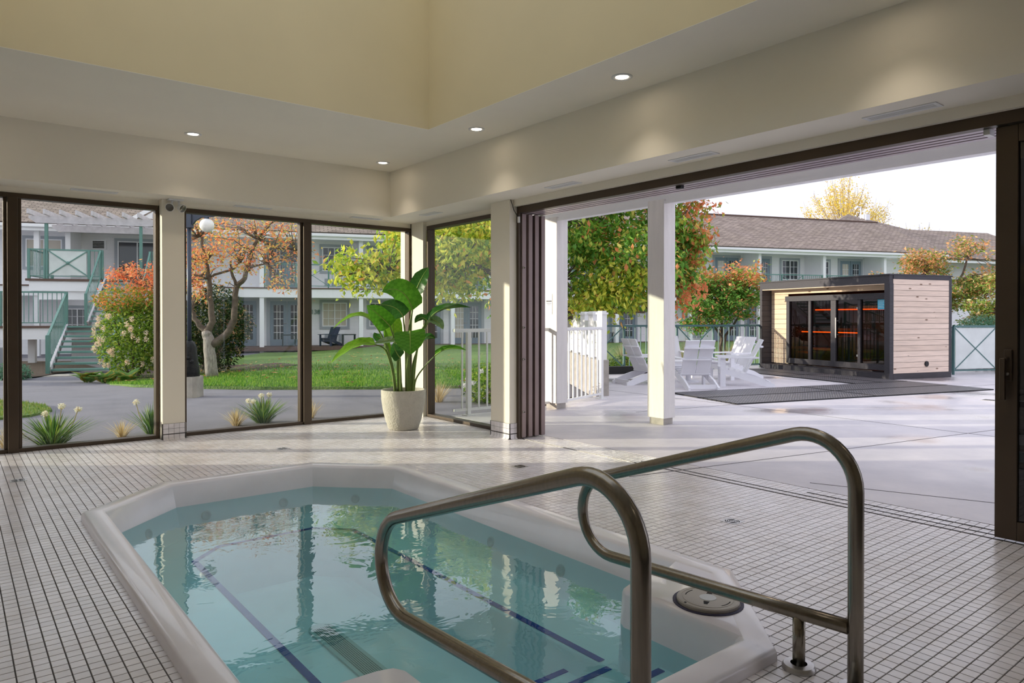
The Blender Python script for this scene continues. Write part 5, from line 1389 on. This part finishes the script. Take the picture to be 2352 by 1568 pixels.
strap_clump(.78, 8.28, 'green strap-leaved clump with four pale seed heads outside the stair window', 260, .40, ((-.30, -.05, .24), (.08, .02, .39), (-.06, -.02, .33), (.22, .0, .35)), .46)
strap_clump(1.72, 8.5, 'green strap-leaved clump half hidden behind the pier', 130, .38, ((-.16, 0, .36),), .30)
strap_clump(2.95, 8.55, 'green strap-leaved clump with pale seed heads beside the window mullion', 220, .38, ((-.18, -.02, .28), (-.02, .0, .33), (.06, -.05, .34), (-.10, .05, .26)), .38)
for x, y, n, h, lb in ((.42, 8.3, 150, .26, 'straw coloured grass tuft next to the thick mullion'), (1.42, 8.45, 120, .22, 'straw coloured grass tuft between strap clump and pier'), (2.62, 8.5, 160, .25, 'straw coloured grass tuft beside the seed head clump'),
                       (3.55, 8.55, 170, .30, 'straw coloured grass tuft just past the mullion, near the pot'), (.08, 8.25, 110, .42, 'tall straw coloured grass at the edge of the outer pane')):
    strap_clump(x, y, lb, n, h, (), .22, straw, 'grass_tuft', 'grass', 'straw coloured grass tufts along the window', .006)

# --- lamp post
lp = empty('lamp_post', G(-5.17, 11.3, zg(-5.17, 11.3)), math.atan2(RY, RX), label='dark iron lamp post with white globe on a concrete plinth', cat='lamp post')
q = MB(); q.prism([(-.17, -.12), (-.12, -.17), (.12, -.17), (.17, -.12), (.17, .12), (.12, .17), (-.12, .17), (-.17, .12)], 0, .33); q.build('plinth', M['conc'], lp)
q = MB(); q.lathe([(.155, .33), (.15, .42), (.125, .60), (.105, .80), (.085, .86), (.05, .90)], 14, capt=True); q.build('ornate_base', M['ironblack'], lp, smooth=True)
q = MB()
for k in range(12):
    a = rnd.uniform(0, 2*PI); z = rnd.uniform(.4, .78); r = .15-.11*(z-.33)/.9
    q.sphere((r*math.cos(a), r*math.sin(a), z), .035, 8, 5)
q.build('ornament', M['ironblack'], lp, smooth=True)
q = MB(); q.tube([(0, 0, .88), (0, 0, 2.72)], .034, 14); q.build('pole', M['iron'], lp, smooth=True)
q = MB(); q.box(-.055, .055, -.055, .055, 2.70, 2.94); q.build('pole_head', M['iron'], lp, bevel=.008)
q = MB(); poly = [(.05, 2.92), (.40, 2.92), (.40, 2.885), (.2, 2.87), (.11, 2.82), (.05, 2.74)]
q.add([(x, -.025, z) for x, z in poly]+[(x, .025, z) for x, z in poly], [tuple(range(6))[::-1], tuple(range(6, 12))]+[(i, (i+1)%6, (i+1)%6+6, i+6) for i in range(6)]); q.build('arm', M['iron'], lp)
q = MB(); q.lathe([(.03, 2.89), (.035, 2.86), (.055, 2.84)], 14, (.285, 0, 0)); q.build('globe_holder', M['iron'], lp)
M['globe'] = mat('opal_globe', (248, 246, 246), .35)
q = MB(); q.sphere((.285, 0, 2.745), .112, 24, 16); q.build('globe', M['globe'], lp, smooth=True)
# --- grey utility boxes by the stairs
M['ugrey'] = mat('grey_cabinet_paint', (150, 152, 160), .6)
for la, D, w_, h_2, lb in ((-12.72, 17.6, .36, .78, 'grey utility cabinet nearer the stairs'), (-13.1, 17.3, .30, .80, 'grey utility cabinet beside the other, at the window edge')):
    e = plant_root('utility_cabinet', la, D, lb, 'cabinet', 'grey utility cabinets')
    q = MB(); q.box(-w_/2, w_/2, -.2, .2, 0, h_2); q.build('cabinet_body', M['ugrey'], e, bevel=.01)
    for k in range(4): q = MB(); q.box(-w_/2+.02+k*(w_-.02)/4, -w_/2+(k+1)*(w_-.02)/4, -.212, -.2, .04, h_2-.04); q.build('front_panel', M['ugrey'], e)

# --- big broad-leaved tree outside the corner
t3 = plant_root('broadleaf_tree', 1.0, 13.8, 'large broad-leaved tree turning yellow and red beyond the corner and column', 'tree', z=-.05)
q = MB(); limb(q, [(0, .3, 0), (-.05, .2, .8), (0, .1, 1.35)], .16, .13, 9, .02); q.build('trunk', M['bark'], t3, smooth=True)
q = MB(); limb(q, [(0, .1, 1.3), (.5, 0, 1.30), (.95, -.2, 1.42), (1.5, -.3, 1.40), (1.9, -.4, 1.55)], .085, .04, 8, .02); limb(q, [(0, .1, 1.35), (.8, .1, 1.5), (1.4, .2, 1.9), (1.9, .2, 2.6)], .08, .03, 7, .03)
limb(q, [(0, .1, 1.35), (-.1, 0, 2.2), (.2, 0, 3.4)], .10, .04, 7, .03); limb(q, [(0, .1, 1.35), (-.9, -.4, 1.9), (-1.9, -1.0, 2.25), (-3.1, -1.8, 2.05), (-3.9, -2.1, 1.95)], .075, .012, 7, .03)
limb(q, [(-.1, 0, 2.2), (-1.2, -.5, 2.9), (-2.2, -.8, 3.2)], .05, .02, 7, .03)
tg = [((122, 164, 66), 5), ((92, 138, 56), 4), ((170, 184, 82), 2.4), ((208, 194, 100), 1.2), ((206, 132, 86), .8)]
ty = [((196, 198, 78), 4), ((160, 180, 72), 3), ((222, 210, 100), 2), ((122, 154, 62), 2), ((226, 164, 100), .6)]
tr_ = [((218, 132, 88), 3), ((226, 152, 104), 2), ((146, 150, 68), 2)]
Pl = []; Cl = []; Ct = []
for (c, r, n, k, cl) in (((1.4, -.2, 2.55), (1.35, 1.2, 1.15), 5200, 60, tg), ((.1, 0, 2.9), (1.2, 1.3, 1.1), 4200, 50, tg), ((.55, -.5, 1.65), (.75, .7, .45), 1500, 22, ty), ((1.15, -.6, 1.95), (.6, .5, .45), 900, 14, ty),
                         ((-1.5, -.5, 2.85), (1.0, 1.0, .85), 3600, 44, ty), ((-2.5, -1.2, 2.45), (.9, .7, .6), 2400, 34, ty), ((-3.4, -1.9, 2.1), (.75, .4, .32), 1100, 20, ty), ((-2.2, -1.0, 1.9), (.5, .5, .38), 800, 14, ty),
                         ((-.8, -.2, 2.2), (.8, .9, .8), 2200, 30, tg), ((1.0, .2, 3.9), (1.6, 1.2, .7), 2600, 34, tg), ((2.62, .1, 3.1), (.30, .5, .9), 800, 20, tr_), ((2.15, -.2, 1.85), (.4, .4, .5), 420, 10, tr_), ((2.3, 0, 2.7), (.4, .5, 1.1), 1200, 20, tg)):
    P, ct_ = clumps(n, k, c, r, (.15, .15, .13)); Pl.append(P); Cl.append(pick(cl, n)); Ct += [tuple(x) for x in ct_]
twigs(q, [(0, 0, 2.0), (.2, 0, 3.2), (1.4, .2, 1.9), (1.9, .2, 2.6), (-1.9, -1.0, 2.25), (-3.1, -1.8, 2.05), (-2.2, -.8, 3.2), (-1.2, -.5, 2.9), (.95, -.2, 1.42), (1.9, -.4, 1.55)], Ct, .016)
q.build('branches', M['bark'], t3, smooth=True)
leaf_cloud('crown', np.concatenate(Pl), .125, np.concatenate(Cl), t3, droop=.7, narrow=.55)

# --- small trees beyond the green railing
def small_tree(name, lat, D, label, blobs, size, stems, cat='tree', z=None, trunk_r=.05):
    e = plant_root(name, lat, D, label, cat, z=z)
    q = MB(); roots = []
    for (pts) in stems: limb(q, pts, trunk_r, trunk_r*.35, 7, .02); roots += [pts[-1], pts[-2]]
    PP = []; CC = []; Ct = []
    for (c, r, n, k, cl) in blobs:
        P, ct_ = clumps(n, k, c, r, (.13, .13, .075)); PP.append(P); CC.append(pick(cl, n)); Ct += [tuple(x) for x in ct_]
    twigs(q, roots, Ct, .013); q.build('branches', M['bark'], e, smooth=True)
    leaf_cloud('crown', np.concatenate(PP), size, np.concatenate(CC), e, droop=.3)
    return e
mg = [((100, 146, 66), 5), ((126, 164, 76), 3), ((216, 150, 102), 1.6)]
mo = [((218, 150, 104), 4), ((200, 128, 86), 2), ((126, 158, 72), 3), ((174, 168, 90), 1.5)]
small_tree('maple_tree', 5.45, 18.6, 'spreading maple, green below and rust on top, behind the green railing', [((0, 0, 1.75), (1.25, 1.0, .55), 4600, 60, mg), ((0, 0, 2.2), (1.2, 1.0, .34), 1700, 36, mo), ((0, 0, 2.0), (1.2, 1.0, .3), 1500, 26, mg), ((.7, 0, 2.45), (.45, .5, .3), 500, 12, mo), ((-.5, 0, 1.15), (.6, .5, .25), 700, 12, mg)], .115,
           [[(0, 0, 0), (.1, 0, .7), (-.5, 0, 1.5)], [(.1, 0, 0), (.2, 0, .8), (.7, .1, 1.6)], [(.05, .1, 0), (.1, .1, .9), (.1, .1, 1.8)]])
mt = [((204, 150, 110), 4), ((220, 174, 122), 3), ((140, 152, 76), 3), ((108, 130, 60), 2)]
mgr = [((140, 162, 80), 4), ((112, 138, 66), 3), ((204, 156, 106), 2), ((230, 198, 144), 1)]
small_tree('maple_tree', 11.0, 19.2, 'layered maple with coppery tips rising behind the sauna roof', [((-.7, 0, 2.15), (1.1, .9, .42), 2600, 40, mt), ((.3, 0, 2.75), (.75, .7, .45), 1800, 30, mt), ((1.4, 0, 3.05), (.5, .5, .4), 700, 14, mt), ((.9, 0, 2.0), (1.2, .9, .6), 4200, 50, mgr), ((2.0, 0, 2.2), (.7, .7, .5), 1500, 22, mt)], .10,
           [[(.4, 0, 0), (.3, 0, 1.2), (-.3, 0, 2.0)], [(.5, 0, 0), (.6, 0, 1.2), (1.3, .1, 2.3), (1.45, .1, 2.9)], [(.45, .1, 0), (.4, .1, 1.3), (.3, .1, 2.5)]], trunk_r=.06)
small_tree('maple_tree', 12.3, 17.9, 'rounded green and bronze maple beside the frosted panel', [((.2, 0, 1.6), (1.1, .9, .85), 5200, 50, mgr), ((.2, 0, 1.05), (1.0, .8, .5), 2200, 26, mgr), ((.5, 0, 2.3), (.7, .7, .3), 1100, 18, mt)], .10, [[(0, 0, 0), (.1, 0, .6), (.1, 0, 1.4)], [(.1, 0, 0), (.3, 0, .6), (.7, 0, 1.5)]])
cg = [((112, 146, 122), 3), ((92, 132, 96), 3), ((132, 160, 132), 1)]
shrub('feathery_conifer', 11.15, 16.6, 'feathery blue-green conifer just above the frosted panel', [((0, 0, .85), (.75, .5, .5), 4200, cg), ((.6, 0, .7), (.6, .5, .5), 2400, cg)], .07, cg, hgt=.7)
# ornamental grasses and rock behind the green rail
for la, D, h, lb in ((2.0, 16.9, 1.0, 'tall straw grass behind the first brace panel'), (4.5, 18.2, .9, 'tall straw grass under the maple'), (2.9, 18.2, .8, 'tall straw grass beside the column, behind the railing'), (5.7, 18.25, .75, 'tall straw grass close to the sauna fin wall')):
    p = G(la, D, 0); e = strap_clump(p.x, p.y, lb, 260, h, (), .5, straw+((150, 150, 90),), 'tall_grass', 'grass', 'tall straw grasses behind the railing', .010)
shrub('low_hedge', 3.2, 16.85, 'low leafy hedge at the foot of the green railing', [((0, 0, .2), (1.0, .2, .26), 2200, gr)], .08, gr, stems=3, hgt=.25)
rk = plant_root('garden_boulder', 1.75, 18.6, 'rounded tan boulder behind the green railing', 'boulder')
bm = bmesh.new(); bmesh.ops.create_icosphere(bm, subdivisions=3, radius=.5)
for v in bm.verts: v.co = Vector((v.co.x*1.0, v.co.y*.7, v.co.z*.8+.3))*(1+.09*math.sin(v.co.x*7+v.co.y*5)+.06*math.sin(v.co.z*11))
me = bpy.data.meshes.new('boulder'); bm.to_mesh(me); bm.free(); link('boulder', me, mat('tan_rock', (196, 176, 150), .9, var=.25, vscale=5, bump=.6, bscale=12), rk)
# bushes seen through the corner window, behind the white railing
wf = shrub('white_flower_bush', -.35, 10.6, 'low bush with small white flowers beyond the white railing', [((0, 0, .25), (.40, .4, .36), 1800, gr)], .07, gr, stems=4, hgt=.25)
for x, z in ((-.34, .30), (-.28, .38), (-.22, .33), (-.1, .5)):
    P = blob(60, (x, -.36, z), (.035, .03, .035), .4); leaf_cloud('flower_head', P, .03, pick([((250, 250, 246), 1)], 60, .05), wf, kind=None, narrow=.9)
p = G(-1.1, 10.6); strap_clump(p.x, p.y, 'straw grass tuft outside the corner window', 160, .4, (), .3, straw, 'grass_tuft', 'grass', 'straw coloured grass tufts along the window', .007)
# mulch strip along the railing
q = MB(); q.prism([(6.52, 7.24), (7.6, 7.56), (7.55, 7.95), (6.4, 7.75)], -.06, -.005); struct('mulch_strip', q, M['soil'], label='brown bark mulch strip at the foot of the white railing', cat='mulch')

# --- yellow trees beyond the motel roof
def bare_tree(lat, D, base, h, w, n, label, seed_cols):
    e = plant_root('yellow_tree', lat, D, label, 'tree', z=0)
    q = MB(); limb(q, [(0, 0, 0), (0, 0, base)], .22, .16, 7); PP = []
    k = 60
    for j in range(k):
        a = rnd.uniform(0, 2*PI); rr = w*math.sqrt(rnd.uniform(0, 1)); zt_ = base+h*(1-.55*(rr/w)**2)*rnd.uniform(.6, 1)
        p = Vector((rr*math.cos(a), rr*math.sin(a), zt_)); m_ = Vector((p.x*.45, p.y*.45, base+(zt_-base)*.5))
        q.tube([(0, 0, base*.9), m_, p, p+Vector((p.x*.06, p.y*.06, h*.10))], [.07, .035, .014, .006], 5, False)
        for t in range(n//k):
            f = rnd.uniform(.35, 1.05); PP.append(np.array(m_.lerp(p, f))+rng.normal(0, .22, 3))
    q.build('branches', M['barkgrey'], e)
    P = np.array(PP); leaf_cloud('crown', P, .17, pick(seed_cols, len(P)), e)
M['barkgrey'] = mat('pale_twigs', (176, 164, 150), .9)
yc = [((228, 200, 84), 4), ((212, 186, 90), 2), ((196, 168, 96), 1)]
bare_tree(28.2, 60, 7.2, 6.2, 3.6, 6600, 'tall yellow-leaved tree rising behind the motel roof', yc)
bare_tree(35.6, 62, 6.0, 3.6, 3.4, 1600, 'thin pale yellow tree top behind the roof peak', yc)
bare_tree(32.0, 61, 6.0, 3.2, 2.4, 500, 'small yellow tree top between tall yellow tree and roof peak', yc)
# dark chairs and table on the motel porch
M['navy'] = mat('dark_navy_plastic', (52, 62, 84), .6); M['dkgreen'] = mat('dark_green_furniture', (44, 58, 56), .6)
def porch_chair(s, o, rot, label):
    e = empty('porch_chair', B(s, o, -.04), bang+rot, label=label, cat='chair', group='dark chairs on the motel porch')
    for nm, me in chm:
        o2 = bpy.data.objects.new(nm, me.copy() if nm not in PCM else PCM[nm]); 
        if nm not in PCM: PCM[nm] = o2.data; o2.data.materials.clear(); o2.data.materials.append(M['navy'])
        COL.objects.link(o2); o2.parent = e
PCM = {}
class _K(dict): pass
def porch_chair(s, o, rot, label):
    e = empty('porch_chair', B(s, o, -.04), bang+rot, label=label, cat='chair', group='dark chairs on the motel porch')
    for i, (nm, me) in enumerate(chm):
        if i not in PCM:
            PCM[i] = me.copy(); PCM[i].materials.clear(); PCM[i].materials.append(M['navy'])
        link(nm, PCM[i], None, e)
porch_chair(-8.35, -.35, 2.4, 'dark navy lounge chair below the motel window'); porch_chair(-13.0, -.4, 3.3, 'dark navy lounge chair on the porch behind the crooked tree')
for s, lb in ((-7.55, 'small dark side table next to the navy chair'), (-10.1, 'dark patio table before the slate doors'), (5.2, 'dark patio table on the porch past the fence')):
    e = empty('porch_table', B(s, -.3, -.04), bang, label=lb, cat='table', group='dark porch tables')
    q = MB(); q.box(-.3, .3, -.25, .25, .48, .52); q.build('table_top', M['dkgreen'], e)
    for a, b2 in ((-1, -1), (1, -1), (1, 1), (-1, 1)): q = MB(); q.box(a*.26-.025, a*.26+.025, b2*.21-.025, b2*.21+.025, 0, .48); q.build('leg', M['dkgreen'], e)

# ------------------------------------------------------------------ potted plant
PX, PY = 3.885, 6.80
pot = empty('stone_planter', (PX, PY, 0), label='rounded off-white stone planter on the tiles by the room corner', cat='planter')
q = MB(); q.lathe([(.150, 0), (.165, .01), (.195, .10), (.225, .22), (.240, .33), (.243, .42), (.238, .432), (.226, .432), (.222, .42), (.218, .37)], 48); q.build('vessel', M['pot'], pot, smooth=True)
q = MB(); q.lathe([(.0001, .375), (.219, .37)], 32, capb=False); q.build('soil', M['soil'], pot)
pd = empty('bird_of_paradise', (PX, PY, .372), math.atan2(RY, RX), label='tall bird of paradise plant with broad glossy leaves in the stone planter', cat='plant')
PD = PX*FX+PY*FY; PLAT = PX*RX+PY*RY
def pv(u, v, dd=0.0):
    "leaf point: sideways and height readings at the plant's distance, dd metres nearer or farther"
    D = PD+dd; x = 750+u/3.92; y = 600+v/3.92
    return Vector(((x-1176)/FPX*D-PLAT, dd, EYE-(y-729.1)/FPX*D-.372))
def frond(base, tip, mid, hw, face, cols, stem, stem_r=.011, fold=.25, sdep=None):
    "petiole plus blade: midrib base-mid-tip, half width hw (m), face = direction the upper side looks"
    b0, m0, t0 = base, mid, tip; n = 14; f = Vector(face).normalized()
    V = []; F = []; C = []
    for i in range(n+1):
        t = i/n; p = b0*(1-t)**2 + m0*2*t*(1-t) + t0*t*t
        tg_ = ((m0-b0)*(1-t)+(t0-m0)*t).normalized(); sd = tg_.cross(f).normalized(); nn = sd.cross(tg_).normalized()
        w = hw*(min(1, (t/.10))**.5 if t < .10 else 1)*(1-max(0, (t-.35)/.65)**2.2)*.98+.002
        for j, s in enumerate((-1, -.66, -.33, 0, .33, .66, 1)):
            V.append(tuple(p+sd*(s*w)+nn*(abs(s)**1.4*w*fold + .06*w*math.sin(i*1.7+j)*(abs(s)))))
    for i in range(n):
        for j in range(6):
            F.append((i*7+j, i*7+j+1, (i+1)*7+j+1, (i+1)*7+j)); c = cols[0] if (i+j) % 2 else cols[1]; C.append(lin(c))
    me = np_mesh('leaf', np.array(V), np.array(F), M['bigleaf'], np.array(C)); me.polygons.foreach_set('use_smooth', [True]*len(me.polygons))
    lf_ = link('leaf', me, None, pd)
    q = MB(); mr = [b0*(1-t)**2 + m0*2*t*(1-t) + t0*t*t for t in [k/8 for k in range(9)]]
    q.tube([p for p in mr], [.008*(1-.85*k/8) for k in range(9)], 6); q.build('midrib', M['rib'], lf_, smooth=True)
    if stem:
        pts = [Vector(p) for p in stem]+[b0]; out = []
        m_ = len(pts)-1
        for i in range(m_):                                      # smooth the stalk
            p0, p1, p2, p3 = pts[max(i-1, 0)], pts[i], pts[i+1], pts[min(i+2, m_)]
            for t in (0, .25, .5, .75):
                out.append(.5*((2*p1)+(p2-p0)*t+(2*p0-5*p1+4*p2-p3)*t*t+(3*p1-p0-3*p2+p3)*t**3))
        out.append(b0); k_ = len(out)
        q = MB(); q.tube(out, [stem_r*(1.35-.65*i/(k_-1)) for i in range(k_)], 8); q.build('stalk', M['stem'], pd, smooth=True)
M['rib'] = mat('leaf_rib', (150, 176, 84), .5); M['stem'] = mat('plant_stalk', (116, 140, 70), .45, var=.2, vscale=8)
g1 = [(86, 150, 42), (98, 162, 48)]; g2 = [(54, 104, 42), (62, 112, 46)]; g3 = [(128, 184, 52), (140, 192, 60)]; g4 = [(124, 156, 108), (134, 166, 118)]
S = lambda u: pv(u, 1185)
C_ = (0, -1, .3)
frond(pv(800, 285, .05), pv(917, 55, .05), pv(845, 150, .0), .10, (-.35, -1, .25), g2, [S(740), pv(745, 900), pv(760, 560), pv(778, 380, .03)], fold=.2)
frond(pv(775, 440, -.05), pv(500, 275, -.15), pv(700, 180, -.10), .145, (.1, -1, .3), g1, [S(735), pv(735, 880), pv(742, 620)], fold=.15)
frond(pv(690, 500, -.14), pv(480, 392, -.22), pv(640, 385, -.18), .095, (.2, -1, .5), g2, [S(720), pv(716, 880), pv(706, 660, -.06)], fold=.12)
frond(pv(575, 588, -.08), pv(362, 395, -.12), pv(500, 500, -.10), .125, (.45, -1, .25), g1, [S(660), pv(655, 980), pv(630, 780)], fold=.15)
frond(pv(405, 535, -.02), pv(60, 605, -.1), pv(280, 410, -.05), .075, (-.1, -.25, 1), g3, [S(625), pv(595, 960), pv(545, 780), pv(470, 620)], fold=.3)
frond(pv(605, 700, .10), pv(590, 430, .16), pv(600, 560, .12), .10, (.2, -1, 0), g3, [S(680), pv(655, 1000, .05), pv(625, 840, .08)], fold=.15)
frond(pv(752, 628, -.20), pv(752, 842, -.34), pv(755, 700, -.30), .165, (0, -1, .45), g1, [S(725), pv(728, 960, -.05), pv(745, 760, -.12)], fold=.18)
frond(pv(440, 750, -.05), pv(38, 918, -.2), pv(260, 690, -.12), .085, (-.15, -.6, 1), g3, [S(618), pv(590, 980), pv(545, 830), pv(500, 772)], fold=.35)
frond(pv(630, 700, -.05), pv(430, 742, -.16), pv(530, 715, -.1), .06, (.1, -.6, 1), g4, [S(650), pv(640, 900)], fold=.2)
frond(pv(662, 868, -.12), pv(600, 735, -.2), pv(615, 815, -.16), .075, (.5, -1, .2), g2, [S(670), pv(665, 1000, -.05)], fold=.2)
frond(pv(915, 545, .0), pv(1298, 415, -.1), pv(980, 380, -.05), .075, (.05, -.6, 1), g2, [S(775), pv(800, 900), pv(845, 660)], fold=.3)
frond(pv(900, 530, -.02), pv(795, 555, -.12), pv(850, 480, -.06), .06, (-.1, -.8, .8), g2, [pv(845, 660)], fold=.2)
frond(pv(930, 520, -.03), pv(1050, 612, -.16), pv(1010, 530, -.1), .06, (.3, -.9, .6), g4, [pv(880, 600)], fold=.2)
frond(pv(850, 715, .05), pv(978, 695, -.02), pv(910, 660, .0), .06, (.1, -.7, .8), g2, [S(755), pv(775, 950, .03), pv(815, 800, .05)], fold=.2)
frond(pv(975, 850, -.05), pv(1258, 800, -.12), pv(1080, 750, -.08), .055, (.05, -.5, 1), g1, [S(785), pv(805, 1060), pv(880, 950)], stem_r=.008, fold=.4)
frond(pv(572, 880, .02), pv(512, 580, .03), pv(548, 720, .02), .028, (.4, -1, 0), g3, [S(630), pv(600, 1010)], fold=.3)
frond(pv(500, 690, .06), pv(430, 640, .02), pv(450, 700, .0), .05, (.3, -.9, .4), g2, [pv(560, 840, .03)], fold=.2)
